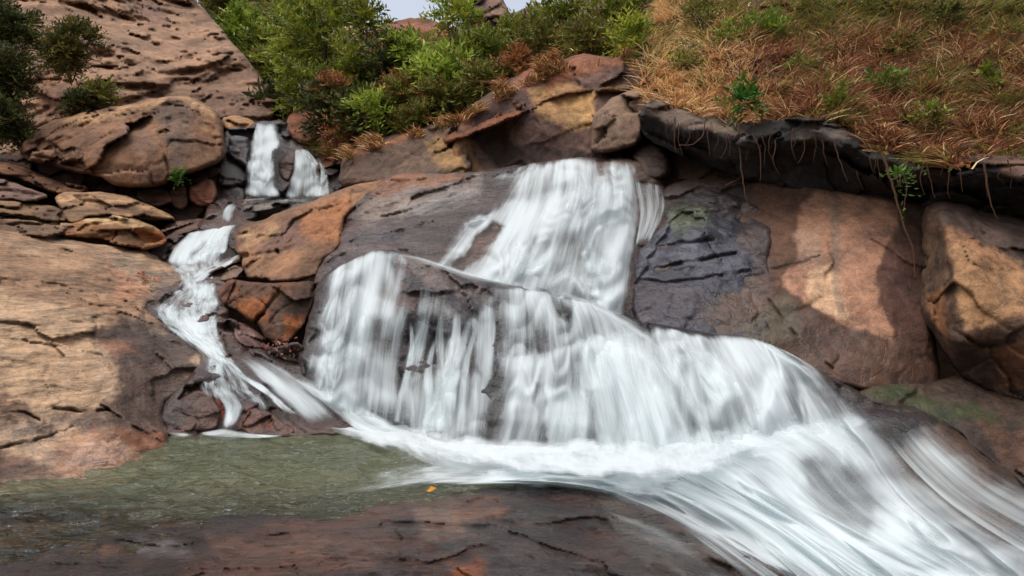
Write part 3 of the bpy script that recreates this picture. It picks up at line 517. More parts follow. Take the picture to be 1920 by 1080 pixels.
Rock('rock_slab', 'mossy dark rock shelf between the right wall and the lowest water',
  [(1600,735),(1660,720),(1740,712),(1800,705),(1860,735),(1920,748),(2080,800),(2080,1000),(1930,925),(1880,882),(1830,848),(1790,805),(1700,775),(1620,752)],
  [(1610,742,6.95),(1740,715,7.25),(1860,738,6.9),(2040,800,6.3),(1930,915,5.95),(1830,845,6.3),(1700,775,6.7),(1900,820,6.45)],
  base=(88,68,54), base2=(60,48,42), seed=113, mat=M_wet, wet=.5, lump=.04, facet=.05, strata=.05, sf=5, step=3.4, r=8, dy=.2,
  stains=[([(1610,735),(1660,722),(1750,745),(1840,770),(1880,780),(1820,790),(1740,775),(1650,760)],(58,72,40),16,.7),([(1760,770),(1860,768),(1900,790),(1820,800)],(62,68,36),14,.5),([(1840,800),(2000,800),(2000,900),(1900,870)],(112,74,50),14,.6)])

# ---------------------------------------------------------------- water
class Sheet:
    pass
def resample(line, n):
    L = np.asarray(line, float)
    # Catmull-Rom through the points, then even spacing
    P = np.vstack([2 * L[0] - L[1], L, 2 * L[-1] - L[-2]]); out = []
    for k in range(1, len(P) - 2):
        t = np.linspace(0, 1, 12, endpoint=False)[:, None]
        a, b, c, d = P[k - 1], P[k], P[k + 1], P[k + 2]
        out.append(.5 * (2 * b + (c - a) * t + (2 * a - 5 * b + 4 * c - d) * t ** 2 + (3 * b - a - 3 * c + d) * t ** 3))
    Q = np.vstack(out + [L[-1:]]); s = np.r_[0, np.cumsum(np.hypot(*np.diff(Q, axis=0).T))]
    x = np.linspace(0, s[-1], n); return np.c_[np.interp(x, s, Q[:, 0]), np.interp(x, s, Q[:, 1])]
def sheet(name, label, lines, depth, off=.06, dens=.8, nu=None, nv=None, mat=None, fade=(.1, .1, .03, .12), holes=(), adds=(), ridge=.015, seed=1, bulge=.0, rf=9., parent=None, lump=.0, steps=0, samp=.10, mod=1.):
    L = [resample(l, 40) for l in lines]; K = len(L)
    wpx = max(np.hypot(*(L[0] - L[-1]).T).max(), sum(np.hypot(*(L[k + 1] - L[k]).T).mean() for k in range(K - 1)))
    hpx = max(np.hypot(*np.diff(l, axis=0).T).sum() for l in L)
    nu = nu or int(np.clip(wpx / 3, 8, 260)); nv = nv or int(np.clip(hpx / 4, 10, 200))
    A3 = np.array([resample(l, nv) for l in lines])          # K, nv, 2
    G = np.stack([resample(A3[:, j], nu) for j in range(nv)], 0) if K > 2 else A3[0][:, None] * (1 - np.linspace(0, 1, nu))[None, :, None] + A3[1][:, None] * np.linspace(0, 1, nu)[None, :, None]
    u, v = G[..., 0], G[..., 1]; sx = np.linspace(0, 1, nu)[None] + 0 * u; tx = np.linspace(0, 1, nv)[:, None] + 0 * u
    Yb = depth(u, v); p0 = W(u, v, Yb)
    ds = np.r_[0, np.cumsum(np.linalg.norm(np.diff(p0, axis=1), axis=-1).mean(0))]; dt = np.r_[0, np.cumsum(np.linalg.norm(np.diff(p0, axis=0), axis=-1).mean(1))]
    su = ds[None] + 0 * u + seed * 3.7; tv = dt[:, None] + 0 * u + seed * 1.3
    q = np.stack([su * rf, tv * .8, 0 * su + seed], -1)
    rd = ridge * (fbm(q, seed, 3, .6) * 1.6) + lump * fbm(np.stack([su * 2.2, tv * 2.2, 0 * su], -1), seed + 5, 3) * 1.6
    edge = sstep(0, .12, sx) * sstep(0, .12, 1 - sx)
    dm = 1.
    if steps:                             # the water leaps off small ledges: a skewed hump under each
        ph = tx * steps + 1.1 * fbm(np.stack([su * 1.3, tv * .5, 0 * su], -1), seed + 15, 3) + .5 * vnoise(np.stack([su * 4, tv * .8, 0 * su], -1), seed + 16) + seed * .37
        fr = ph - np.floor(ph); am = .45 + .9 * sstep(-.3, .4, vnoise(np.stack([su * 1.6, tv * 1.2, 0 * su], -1), seed + 17))
        dm = 1 - .38 * sstep(.32, .7, fr) * (1 - sstep(.86, 1., fr)) * am
        p2 = tx * steps * 2.6 + 1.6 * fbm(np.stack([su * 2.2, tv * .6, 0 * su], -1), seed + 25, 3) + .9 * vnoise(np.stack([su * 6, tv, 0 * su], -1), seed + 26); f2 = p2 - np.floor(p2)
        a2 = sstep(-.1, .5, vnoise(np.stack([su * 2.4, tv * 1.5, 0 * su], -1), seed + 27)); dm = dm * (1 - .3 * a2 * sstep(.3, .7, f2) * (1 - sstep(.88, 1., f2)))
        rd = rd + samp * .4 * a2 * edge * sstep(0, .25, f2) * (1 - sstep(.25, 1., f2))
        rd = rd + samp * am * edge * sstep(0, .28, fr) * (1 - sstep(.28, 1., fr))
    Y = Yb - off - bulge * np.sin(np.pi * np.clip(tx, 0, 1)) * edge - rd
    jl = 1 + .9 * fbm(np.stack([su * 5, 0 * su, 0 * su + seed], -1), seed + 8, 3); jt = 1 + .7 * fbm(np.stack([tv * 2.5, 0 * su, 0 * su + 3], -1), seed + 9, 3)
    d = np.full(u.shape, dens, float) * (1 - mod + mod * dm)
    fl, fr, ft, fb = fade
    if fl: d *= sstep(0, fl, sx / np.clip(jt, .4, 2))
    if fr: d *= sstep(0, fr, (1 - sx) / np.clip(jt, .4, 2))
    if ft: d *= sstep(0, ft, tx / np.clip(jl, .3, 2))
    if fb: d *= sstep(0, fb, (1 - tx) / np.clip(jl, .3, 2))
    wu = 10 * fbm(np.stack([u / 20, v / 30, 0 * u], -1), seed + 3, 3)
    for poly, soft, am in holes: d *= 1 - am * sstep(-soft, soft, sdpoly((u + wu).ravel(), (v + wu * .5).ravel(), poly)[0]).reshape(u.shape)
    for poly, soft, am in adds: d += am * sstep(-soft, soft, sdpoly((u + wu).ravel(), (v + wu * .5).ravel(), poly)[0]).reshape(u.shape)
    V = W(u, v, Y).reshape(-1, 3); idx = np.arange(nu * nv).reshape(nv, nu)
    fa = np.stack([idx[:-1, :-1], idx[1:, :-1], idx[1:, 1:], idx[:-1, 1:]], -1).reshape(-1, 4)
    o = mesh_obj(name, V, fa, mat or M_fall, attrs=dict(dens=np.clip(d, 0, 1.2).ravel()), uv=np.c_[su.ravel(), tv.ravel()], origin=V.mean(0) if parent is None else None, parent=parent)
    if label: tag(o, label, kind='structure')
    return o
def flow(r, k=.35):                       # the water's bed: the rock's large shape, its small ledges half smoothed
    return r.Ys
upper = [[(925,326),(880,385),(830,445),(790,488)],[(958,315),(920,380),(870,440),(830,500)],[(1000,303),(970,370),(930,440),(890,518)],[(1050,296),(1040,370),(1010,450),(980,540)],[(1100,292),(1112,380),(1090,470),(1060,562)],[(1150,293),(1165,380),(1152,480),(1130,585)],[(1196,298),(1210,380),(1196,470),(1182,600)]]
uh = [([(845,500),(890,445),(925,415),(945,425),(900,480),(870,515)],7,.95),([(880,330),(1000,300),(960,370),(900,400)],14,.5),([(900,400),(930,350),(950,350),(915,410)],5,.6),([(1035,435),(1092,435),(1085,515),(1030,520)],14,.42),([(1120,300),(1132,300),(1134,330),(1122,330)],4,.5),([(1000,330),(1050,320),(1040,360),(990,370)],14,.25)]
sheet('waterfall', 'wide white silky upper curtain of the main fall', upper, flow(A), .07, .82, holes=uh, fade=(.22,.08,.07,.0), seed=2, mod=.75, steps=3.2, samp=.16, bulge=.10, ridge=.02)
sheet('waterfall', 'soft overlapping veil in front of the upper main curtain', upper[2:], flow(A), .15, .42, holes=uh, fade=(.4,.25,.3,.0), seed=3, steps=2.4, samp=.16, bulge=.16, ridge=.03)
sheet('waterfall', 'thin broken trickles at the right side of the upper main fall', [[(1190,335),(1200,400),(1190,470)],[(1222,342),(1228,400),(1205,460)],[(1246,346),(1246,400),(1218,458)]], flow(A), .10, .42, mat=M_trick, seed=4, fade=(.0,.2,.05,.2))
crest = [[(690,470),(725,464),(790,480),(900,512),(1000,530),(1110,558),(1200,598),(1300,650)],[(690,478),(725,472),(795,490),(895,522),(1000,542),(1110,576),(1200,620),(1290,690)],[(690,490),(725,486),(800,500),(890,533),(1000,556),(1105,600),(1190,660),(1270,730)]]
sheet('stream', 'bright band of water running along the crest of the middle tier', crest, flow(B), .09, .48, mat=M_fall, fade=(.5,.5,.25,.35), seed=5, lump=.03, bulge=.03, ridge=.02, rf=6)
leftl = [[(606,516),(590,580),(575,640),(552,720)],[(650,489),(630,560),(615,640),(596,748)],[(700,467),(680,540),(665,640),(650,780)],[(740,466),(720,540),(705,640),(697,800)],[(772,482),(757,560),(740,650),(736,815)],[(806,500),(790,575),(768,660),(763,825)]]
lh = [([(735,490),(800,495),(830,560),(770,560),(740,520)],14,.55),([(690,590),(730,600),(722,670),(690,665)],14,.5),([(560,660),(600,660),(600,720),(560,710)],14,.35),([(760,600),(800,600),(790,790),(750,790),(740,700)],14,.5),([(660,740),(680,660),(690,700),(690,770)],9,.35)]
sheet('waterfall', 'left white curtain of the middle tier', leftl, flow(B), .08, .80, holes=lh, fade=(.18,.35,.04,.05), seed=6, steps=3, samp=.12, bulge=.10, ridge=.02)
sheet('waterfall', 'second veil over the left curtain of the middle tier', leftl[:4], flow(B), .17, .40, holes=lh, fade=(.35,.4,.25,.1), seed=7, steps=2, samp=.14, bulge=.14, ridge=.03)
dark = [[(790,500),(775,590),(750,690),(740,795)],[(850,522),(832,600),(790,700),(775,808)],[(885,540),(858,620),(832,730),(800,820)],[(908,545),(890,640),(868,740),(845,830)],[(935,548),(935,640),(930,740),(920,842)]]
sheet('waterfall', 'fine broken trickles over the bare dark rock of the middle tier', dark, flow(B), .08, .41, mat=M_fall, fade=(.1,.1,.12,.0), seed=8, steps=3, samp=.05, ridge=.02, rf=14, holes=[([(750,480),(900,530),(912,570),(880,610),(810,550)],12,.8),([(795,590),(880,580),(900,700),(800,700)],14,.6)], adds=[([(745,740),(900,730),(900,840),(740,830)],20,.22)])
for k in range(10):
    u0 = 775 + 14 * k + rng.uniform(-8, 8); v0 = rng.uniform(545, 650); v1 = 800 + (u0 - 775) * .2; du = -22 - .12 * (u0 - 775) + rng.uniform(-14, 14); wd = rng.uniform(8, 18)
    mids = [(u0 + du * t + 9 * math.sin(5 * t + k), v0 + (v1 - v0) * t, wd * (.5 + 1.1 * t)) for t in (0, .25, .5, .75, 1)]
    sheet('waterfall', 'fine broken trickles over the bare dark rock of the middle tier', [[(a - c, b) for a, b, c in mids], [(a, b - 6) for a, b, c in mids], [(a + c, b + 3) for a, b, c in mids]], B.Ys, .12, rng.uniform(.34, .56), mat=M_fall, fade=(.45, .45, .25, .05), seed=50 + k, steps=2, samp=.05, ridge=.008)
sheet('waterfall', 'upper step of the right-hand curtain of the middle tier', [[(915,534),(912,600),(902,700)],[(960,537),(960,592),(956,700)],[(1010,544),(1018,595),(1028,695)],[(1062,556),(1078,602),(1094,685)],[(1112,570),(1130,605),(1152,680)],[(1160,590),(1190,625),(1220,690)]], flow(B), .09, .74, fade=(.25,.15,.05,.25), seed=9, steps=1.2, samp=.04, bulge=.08, holes=[([(1000,560),(1100,590),(1110,630),(1000,640)],18,.25)])
dome = [[(895,655),(880,720),(855,785),(812,862)],[(960,656),(950,720),(942,780),(926,868)],[(1030,648),(1030,710),(1032,780),(1036,880)],[(1100,630),(1120,700),(1132,780),(1144,888)],[(1160,606),(1210,690),(1245,780),(1270,890)],[(1220,606),(1300,690),(1350,760),(1392,850)],[(1290,620),(1380,690),(1430,750),(1475,825)],[(1380,626),(1470,690),(1535,750),(1585,808)],[(1450,646),(1530,694),(1600,742),(1650,778)],[(1530,690),(1580,715),(1630,745),(1690,772)]]
dh = [([(1610,715),(1700,740),(1790,800),(1700,830),(1640,790)],26,.85),([(1008,720),(1026,720),(1028,830),(1006,830)],6,.55),([(1096,730),(1112,730),(1118,830),(1098,830)],7,.42),([(930,690),(950,690),(945,840),(900,840)],10,.45),([(1370,730),(1400,740),(1410,785),(1340,830),(1330,790)],16,.42),([(1250,700),(1280,730),(1310,800),(1280,800)],10,.3),([(1520,690),(1580,690),(1640,745),(1600,755),(1540,720)],10,.55),([(860,670),(900,670),(880,840),(830,840)],10,.3)]
sheet('waterfall', 'great white fan of water on the right of the middle tier', dome, flow(B), .09, .88, holes=dh, fade=(.2,.22,.10,.0), seed=10, mod=.6, steps=1.6, samp=.14, bulge=.14, ridge=.025, rf=7)
sheet('waterfall', 'outer veil of the great white fan', dome[1:8], flow(B), .20, .48, holes=dh, fade=(.3,.3,.3,.05), seed=11, mod=.6, steps=1.3, samp=.16, bulge=.18, ridge=.035, rf=6)
low = [[(760,912),(1030,914),(1190,950),(1300,1005),(1430,1110)],[(860,900),(1080,900),(1235,938),(1340,992),(1500,1110)],[(900,880),(1110,885),(1255,922),(1390,1000),(1550,1120)],[(1080,850),(1250,872),(1400,945),(1530,1030),(1680,1140)],[(1250,842),(1400,872),(1490,950),(1620,1040),(1800,1150)],[(1370,806),(1490,860),(1570,950),(1700,1030),(1880,1140)],[(1480,782),(1590,840),(1670,930),(1790,1010),(1980,1120)],[(1590,765),(1670,830),(1740,920),(1850,1000),(2030,1090)],[(1700,762),(1740,830),(1800,910),(1890,975),(2060,1050)]]
def poolY(u, v, z=0.): return (CAMZ - z) * F / (np.maximum(v, 600) - 540)
def lowY(u, v):
    a = C.Ys(u, v); w0 = sstep(1020, 1240, u); a = a * w0 + np.minimum(a, poolY(u, v, .05)) * (1 - w0); m = sstep(1560, 1700, u) * sstep(780, 830, v); return a * (1 - m) + np.minimum(a, flow(C2)(u, v)) * m
wh = [([(1488,858),(1540,848),(1600,872),(1645,930),(1662,985),(1625,1005),(1560,982),(1510,935)],22,.66),([(1620,800),(1700,790),(1800,890),(1900,960),(2060,1030),(2060,1060),(1850,985),(1740,910),(1680,860)],18,.62),([(1780,990),(1900,1010),(1980,1090),(1880,1100)],24,.3),([(1240,940),(1330,970),(1480,1080),(1380,1080)],14,.35)]
sheet('waterfall', 'lowest rush of white water pouring to the lower right', low, lowY, .10, 1.05, mat=M_rush, holes=wh, fade=(.10,.22,.10,.0), seed=12, mod=.3, steps=2.4, samp=.13, lump=.03, bulge=.05, ridge=.012, rf=5)
sheet('waterfall', 'outer veil over the lowest rush', low[1:8], lowY, .20, .74, mat=M_fall, holes=wh, fade=(.2,.3,.15,.0), seed=13, mod=.35, steps=2, samp=.12, lump=.03, bulge=.10, ridge=.015, rf=5)
sheet('stream', 'smoky thread of white water running down the foreground rock', [[(1115,918),(1160,955),(1235,978),(1310,1012),(1365,1055),(1430,1120)],[(1108,926),(1148,968),(1215,995),(1285,1030),(1335,1070),(1395,1130)],[(1100,936),(1128,985),(1190,1015),(1255,1050),(1300,1090),(1350,1150)]], D.Ys, .04, .42, mat=M_rush, fade=(.5,.5,.5,.0), seed=15)
sheet('stream', 'sheer film of water sliding over the shoulder of the foreground rock', [[(1000,900),(1130,908),(1220,930),(1330,985),(1470,1075)],[(990,912),(1110,925),(1190,955),(1290,1010),(1410,1110)]], flow(D), .05, .36, mat=M_trick, fade=(.2,.5,.15,.0), seed=16)
# pool
px = np.linspace(-7, 4.2, 330); py = np.linspace(2.4, 7.6, 260); PX, PY = np.meshgrid(px, py)
wq = np.stack([PX * 3.4 + .5 * PY, PY * 5.2, 0 * PX], -1); rip = .042 * (.6 - np.abs(fbm(wq, 5, 3)) * 1.6) + .010 * fbm(wq * 2.6, 6, 2)
drop = -1.6 * sstep(0, .9, PX - (.05 + (PY - 5.1) * 1.6))
V = np.stack([PX, PY, rip + drop], -1).reshape(-1, 3); idx = np.arange(V.shape[0]).reshape(PX.shape)
pu = 960 + PX * F / PY; pv = 540 + CAMZ * F / PY
murk = .58 * sstep(1010, 880, pv + .03 * (pu - 400) * 0) * (1 - .25 * sstep(250, 0, pu)); murk += .10 * fbm(np.stack([PX, PY * 2, 0 * PX], -1), 8, 3)
tag(mesh_obj('pool_water', V, np.stack([idx[:-1, :-1], idx[:-1, 1:], idx[1:, 1:], idx[1:, :-1]], -1).reshape(-1, 4), M_pool, attrs=dict(murk=np.clip(murk, .05, .9).ravel())), 'rippled olive-green pool at the foot of the falls', kind='structure')
pbx = np.linspace(-10, 5, 90); pby = np.linspace(1.8, 8.4, 60); BX, BY = np.meshgrid(pbx, pby)
bz = -.35 + .10 * fbm(np.stack([BX, BY, 0 * BX], -1), 3, 4) - 1.8 * sstep(-.4, .5, BX - (.05 + (BY - 5.1) * 1.6))
bz = bz + .22 * sstep(4.6, 3.6, BY)
bc = lin((96, 72, 54)) * (1 + .5 * fbm(np.stack([BX * 2, BY * 2, 0 * BX], -1), 9, 4).reshape(-1, 1))
V = np.stack([BX, BY, bz], -1).reshape(-1, 3); idx = np.arange(V.shape[0]).reshape(BX.shape); ALLV.append(V)
tag(mesh_obj('pool_bed', V, np.stack([idx[:-1, :-1], idx[:-1, 1:], idx[1:, 1:], idx[1:, :-1]], -1).reshape(-1, 4), M_soil, attrs=dict(col=bc, wet=np.full(len(V), .3))), 'brown stony bed of the pool', kind='structure')
fm = lambda lb, ls, z, d, s, **k: sheet('foam', lb, ls, lambda u, v: poolY(u, v, z), .0, d, mat=M_foam, seed=s, ridge=.0, **k)
fm('churning white foam where the falls meet the pool', [[(590,790),(740,790),(830,826),(1000,836),(1180,850),(1320,872)],[(600,800),(730,812),(830,850),(980,868),(1130,880),(1300,900)],[(610,815),(690,838),(780,884),(930,915),(1090,922),(1270,960)]], .06, 1.15, 20, fade=(.05,.5,.1,.1), lump=.12, holes=[([(640,830),(760,835),(830,880),(760,900)],14,.6)])
sheet('foam', 'soft spray hanging at the foot of the middle tier', [[(690,770),(680,795),(690,822)],[(800,795),(800,830),(800,862)],[(950,812),(950,850),(950,888)],[(1120,815),(1120,862),(1120,900)],[(1290,800),(1285,855),(1280,905)],[(1420,770),(1420,815),(1425,870)],[(1560,750),(1570,790),(1600,840)]], lambda u, v: np.minimum(B.Ys(u, v), np.minimum(C.Ys(u, v) + .1, poolY(u, v, .1))), .30, .85, mat=M_foam, fade=(.2,.3,.5,.35), seed=40, lump=.06)
fm('ragged foam streaks drifting across the pool', [[(760,850),(860,872),(1000,890),(1120,905)],[(560,950),(700,922),(820,908),(980,910)]], .055, .62, 21, fade=(.2,.35,.2,.15), holes=[([(620,860),(800,870),(800,900),(620,920)],20,.6)])
fm('small patch of foam under the side stream', [[(370,806),(420,800),(480,812),(540,814)],[(372,822),(430,824),(490,822),(540,820)]], .05, .62, 22, fade=(.5,.5,.3,.4), lump=.06)
fm('little foam splash at the corner of the pale slab', [[(305,800),(330,806),(365,812)],[(312,822),(335,824),(370,820)]], .05, .55, 23, fade=(.5,.5,.3,.4), lump=.05)
sheet('stream', 'broad white chute sliding to the foot of the main fall', [[(520,676),(600,712),(690,764),(780,806)],[(530,695),(600,735),(670,785),(760,822)],[(560,722),(600,756),(650,798),(710,830)]], lambda u, v: np.minimum(flow(Fb)(u, v), flow(B)(u, v)), .09, .92, fade=(.4,.4,.3,.2), seed=24, lump=.03, bulge=.04, rf=6)
# side stream
sheet('stream', 'continuous thin white wash of the side stream over its stepped bed', [[(350,440),(310,492),(335,530),(278,580),(330,632),(375,672),(365,716),(380,760)],[(382,436),(335,492),(358,535),(312,590),(360,640),(395,685),(395,725),(410,770)],[(415,430),(380,486),(385,535),(360,598),(392,650),(418,695),(430,735),(440,770)],[(448,424),(428,475),(412,530),(414,590),(426,650),(462,700),(500,745),(520,780)]], Fb.Ys, .08, .46, mat=M_froth, seed=46, fade=(.18,.2,.05,.15), steps=7, samp=.10, lump=.04)
sheet('stream', 'small spout below the upper falls', [[(424,384),(414,400),(410,420)],[(436,380),(428,400),(424,420)],[(450,380),(442,398),(438,420)]], lambda u, v: flow(Fb)(u, v), .12, .62, seed=25, fade=(.35,.35,.2,.3), lump=.03)
sheet('waterfall', 'little step fall of the side stream', [[(350,436),(326,460),(310,494)],[(385,430),(365,460),(348,502)],[(415,424),(400,455),(388,485)],[(449,419),(433,440),(426,474)]], flow(Fb), .10, .78, seed=26, fade=(.15,.12,.06,.2), lump=.03, bulge=.05, rf=12, holes=[([(375,450),(385,450),(368,495),(355,490)],6,.75)])
sheet('stream', 'upper white run of the side stream', [[(430,464),(385,480),(345,496),(318,492)],[(432,474),(395,490),(362,508),(345,518)]], lambda u, v: .14, .85, mat=M_froth, seed=27, fade=(.4,.4,.2,.2), lump=.03, rf=5)
sheet('stream', 'second white run of the side stream', [[(458,472),(405,492),(368,508),(345,512)],[(458,488),(412,508),(385,525),(365,540)]], lambda u, v: flow(Fb)(u, v), .2, .85, mat=M_froth, seed=28, fade=(.4,.4,.2,.2), lump=.03, rf=5)
sheet('stream', 'broad foaming middle of the side stream', [[(330,500),(335,545),(285,580),(335,628),(392,668)],[(365,512),(372,560),(335,600),(375,645),(408,685)],[(410,528),(414,572),(406,615),(418,650),(446,690)]], flow(Fb), .14, .72, mat=M_froth, seed=29, fade=(.25,.25,.1,.1), lump=.03, rf=6, holes=[([(310,555),(350,545),(385,560),(375,600),(330,600)],10,.7),([(285,590),(330,610),(350,640),(310,620)],8,.5),([(385,605),(398,600),(405,630),(390,630)],6,.5)], adds=[([(345,600),(410,590),(420,660),(390,660)],10,.3)])
sheet('stream', 'white tongue of the side stream tumbling to the pool', [[(385,660),(380,700),(375,716),(415,760),(412,806)],[(410,660),(402,700),(415,730),(440,765),(428,808)],[(440,664),(425,700),(440,730),(458,765),(440,806)]], flow(Fb), .12, .74, mat=M_froth, seed=30, fade=(.35,.38,.12,.12), lump=.03, rf=7, holes=[([(395,705),(410,705),(412,735),(395,730)],5,.5)])
sheet('stream', 'sheer film of water fanning over brown rock beside the chute', [[(420,655),(470,700),(520,750),(580,805)],[(435,652),(500,695),(560,745),(625,800)],[(455,655),(520,680),(590,720),(660,785)]], flow(Fb), .09, .44, mat=M_fall, seed=32, fade=(.3,.3,.45,.25), rf=8)
sheet('stream', 'white strand of water crossing the film toward the pool', [[(425,668),(452,695),(500,725),(545,765),(580,785)],[(425,678),(446,706),(492,738),(530,772),(560,790)]], flow(Fb), .13, .72, mat=M_froth, seed=33, fade=(.4,.4,.2,.3), lump=.03)
sheet('stream', 'pale sheet imitating wet glare on the brown slab left of the upper curtain', [[(940,322),(850,345),(760,372),(680,398)],[(930,345),(850,375),(770,400),(690,415)],[(920,370),(850,402),(780,425),(700,436)]], A.Ys, .07, .15, mat=M_froth, seed=47, fade=(.3,.4,.2,.3))  # whitish sheet added to imitate glossy highlights on the wet slab
sheet('stream', 'streaky film of water sliding over the smooth slab at the right edge', [[(1640,790),(1700,870),(1800,960),(1960,1060)],[(1690,785),(1765,855),(1860,930),(1990,1000)],[(1735,785),(1800,838),(1890,897),(2020,955)],[(1765,785),(1830,832),(1900,880),(2030,935)]], C2.Ys, .05, .46, mat=M_fall, seed=48, fade=(.02,.8,.2,.0), rf=8)
# twin upper falls
sheet('waterfall', 'narrow white upper fall at the head of the gorge', [[(478,230),(468,265),(464,310),(462,372)],[(492,229),(484,270),(482,320),(484,374)],[(508,230),(505,270),(503,320),(502,374)],[(524,232),(528,278),(518,310),(512,372)]], lambda u, v: U.f(u, v), .35, .95, seed=34, fade=(.22,.25,.05,.12), steps=2, samp=.15, bulge=.2, rf=5, holes=[([(508,282),(524,278),(522,300),(506,305)],4,.8)])
sheet('waterfall', 'right-hand twin of the upper fall, spreading over dark rock', [[(552,280),(548,310),(540,340),(530,374)],[(562,278),(562,310),(560,340),(556,374)],[(572,279),(582,310),(586,345),(585,374)],[(580,284),(604,312),(610,345),(614,372)]], lambda u, v: U.f(u, v), .35, .72, seed=35, fade=(.22,.22,.06,.12), steps=2.5, samp=.15, bulge=.15, rf=7, holes=[([(592,308),(602,310),(602,338),(592,338)],4,.8),([(555,320),(570,305),(580,310),(560,335)],5,.3)])
sheet('waterfall', 'small side trickle at the right edge of the twin upper falls', [[(592,296),(600,320),(590,372)],[(604,304),(609,335),(606,372)],[(612,310),(617,340),(622,372)]], lambda u, v: U.f(u, v), .45, .5, seed=37, fade=(.3,.3,.1,.1), steps=2, samp=.12)
sheet('waterfall', 'pale apron where the narrow upper fall widens over its step', [[(470,262),(458,310),(452,370)],[(486,262),(480,310),(478,372)],[(505,265),(502,310),(508,374)],[(524,272),(520,315),(530,374)]], lambda u, v: U.f(u, v), .5, .6, seed=38, fade=(.3,.3,.3,.1), steps=2, samp=.15)
sheet('stream', 'foamy water gathering below the twin upper falls', [[(440,374),(510,370),(620,372)],[(430,388),(510,380),(616,382)]], lambda u, v: U.f(u, v), .6, .26, mat=M_froth, seed=36, fade=(.2,.3,.1,.1))

# ---------------------------------------------------------------- hills behind
hill = Rock('hillside', 'bare tan pock-marked rock hillside at upper left',
  [(-120,-140),(300,-140),(362,-40),(368,0),(402,42),(452,100),(500,160),(524,196),(505,228),(476,246),(430,262),(240,300),(60,320),(-120,330)],
  [(524,196,19),(470,240,17.2),(300,230,17.4),(100,260,16.4),(-60,300,15),(40,100,20),(200,100,21.5),(360,0,30),(360,100,23),(450,110,22),(150,-40,26),(-60,0,22),(300,-120,40),(60,-120,30)],
  mat=M_hill, kind='structure', base=(152,118,92), base2=(116,88,70), seed=131, lump=.5, lf=.25, facet=.13, ff=1.0, fine=.06, finef=2.2, strata=.11, sf=2.2, sdir=(.72,-.25,.62), r=14, dy=1.2, th=4, step=3, nf=.35,
  stains=[([(220,0),(300,-20),(320,60),(280,40)],(116,88,76),10,.6),([(60,120),(150,150),(230,240),(120,250),(60,200)],(120,78,54),16,.6)])
far = Rock('hillside', 'distant scrubby green hillside behind the bare rock hill',
  [(330,-140),(700,-140),(690,40),(640,120),(600,230),(540,260),(490,240),(470,120),(380,30)],
  [(360,-100,52),(660,-100,60),(640,40,46),(600,200,26),(500,230,21),(470,120,30),(400,20,40)],
  mat=M_soil, kind='structure', base=(110,98,58), base2=(84,88,44), seed=133, lump=.6, lf=.2, facet=.2, ff=.3, fine=.2, finef=.8, r=10, dy=1, th=4, step=4, nf=.25,
  stains=[([(470,-20),(545,-20),(545,50),(510,65),(480,30)],(128,116,112),6,.9),([(470,120),(520,160),(560,240),(500,230)],(146,112,74),10,.8)])
mid = Rock('hillside', 'red-brown earth slope under the bushes behind the cliff',
  [(520,290),(545,215),(590,150),(640,80),(700,52),(760,34),(815,36),(880,66),(960,50),(1100,20),(1340,0),(1340,150),(1200,170),(1050,180),(900,250),(760,300),(640,330)],
  [(560,270,16.2),(700,290,14),(880,220,13.4),(1050,150,13.3),(1200,130,12.6),(600,140,20),(800,150,17.5),(700,60,30),(820,45,32),(960,70,24),(1150,40,17),(1330,20,15),(1000,110,16)],
  mat=M_soil, kind='structure', base=(128,80,54), base2=(84,62,38), seed=135, lump=.3, lf=.4, facet=.1, fine=.08, r=8, dy=.5, th=3, step=3.5, nf=.5,
  stains=[([(680,60),(760,38),(890,70),(900,110),(760,120)],(140,84,62),8,.9)])
Rock('boulder', 'dark brown boulder on the skyline beneath the sky', [(858,-40),(880,-60),(930,-30),(948,10),(960,36),(930,64),(890,70),(868,50)], [(870,40,30),(940,30,30),(900,-40,32)], base=(104,78,72), base2=(74,54,50), seed=137, r=14, dy=1.2, th=3, facet=.25, ff=.5, lump=.2, lf=.5, step=3,
  stains=[([(920,-30),(950,10),(950,40),(910,20)],(146,116,96),6,.7)])
Rock('boulder', 'grey-brown boulder on the skyline half hidden by bushes', [(945,60),(960,30),(1000,10),(1040,12),(1090,-8),(1140,-30),(1240,-40),(1270,40),(1150,60)], [(960,50,27),(1100,0,28),(1250,0,26),(1150,50,25)], base=(112,88,80), base2=(84,66,60), seed=139, r=14, dy=1.2, th=3, facet=.25, ff=.5, lump=.2, lf=.5, step=3)
for lb, o, d, b, s in (
  ('tan rock outcrop showing between the trees near the sky', [(600,70),(640,44),(680,50),(690,80),(650,92),(612,90)], [(610,85,25),(680,60,26),(640,90,24)], (170,132,104), 141),
  ('red-brown outcrop among the bushes below the skyline', [(790,105),(830,84),(900,96),(930,108),(900,130),(830,128)], [(800,120,20),(920,110,20),(850,90,21)], (150,96,70), 143),
  ('red-brown earth-covered rock under the lowest bushes', [(715,150),(760,135),(800,150),(790,170),(740,175)], [(720,165,16.2),(790,160,16),(760,140,16.6)], (132,84,60), 144)):
    Rock('boulder', lb, o, d, base=b, seed=s, r=10, dy=.6, th=1.5, facet=.15, ff=.7, step=3)
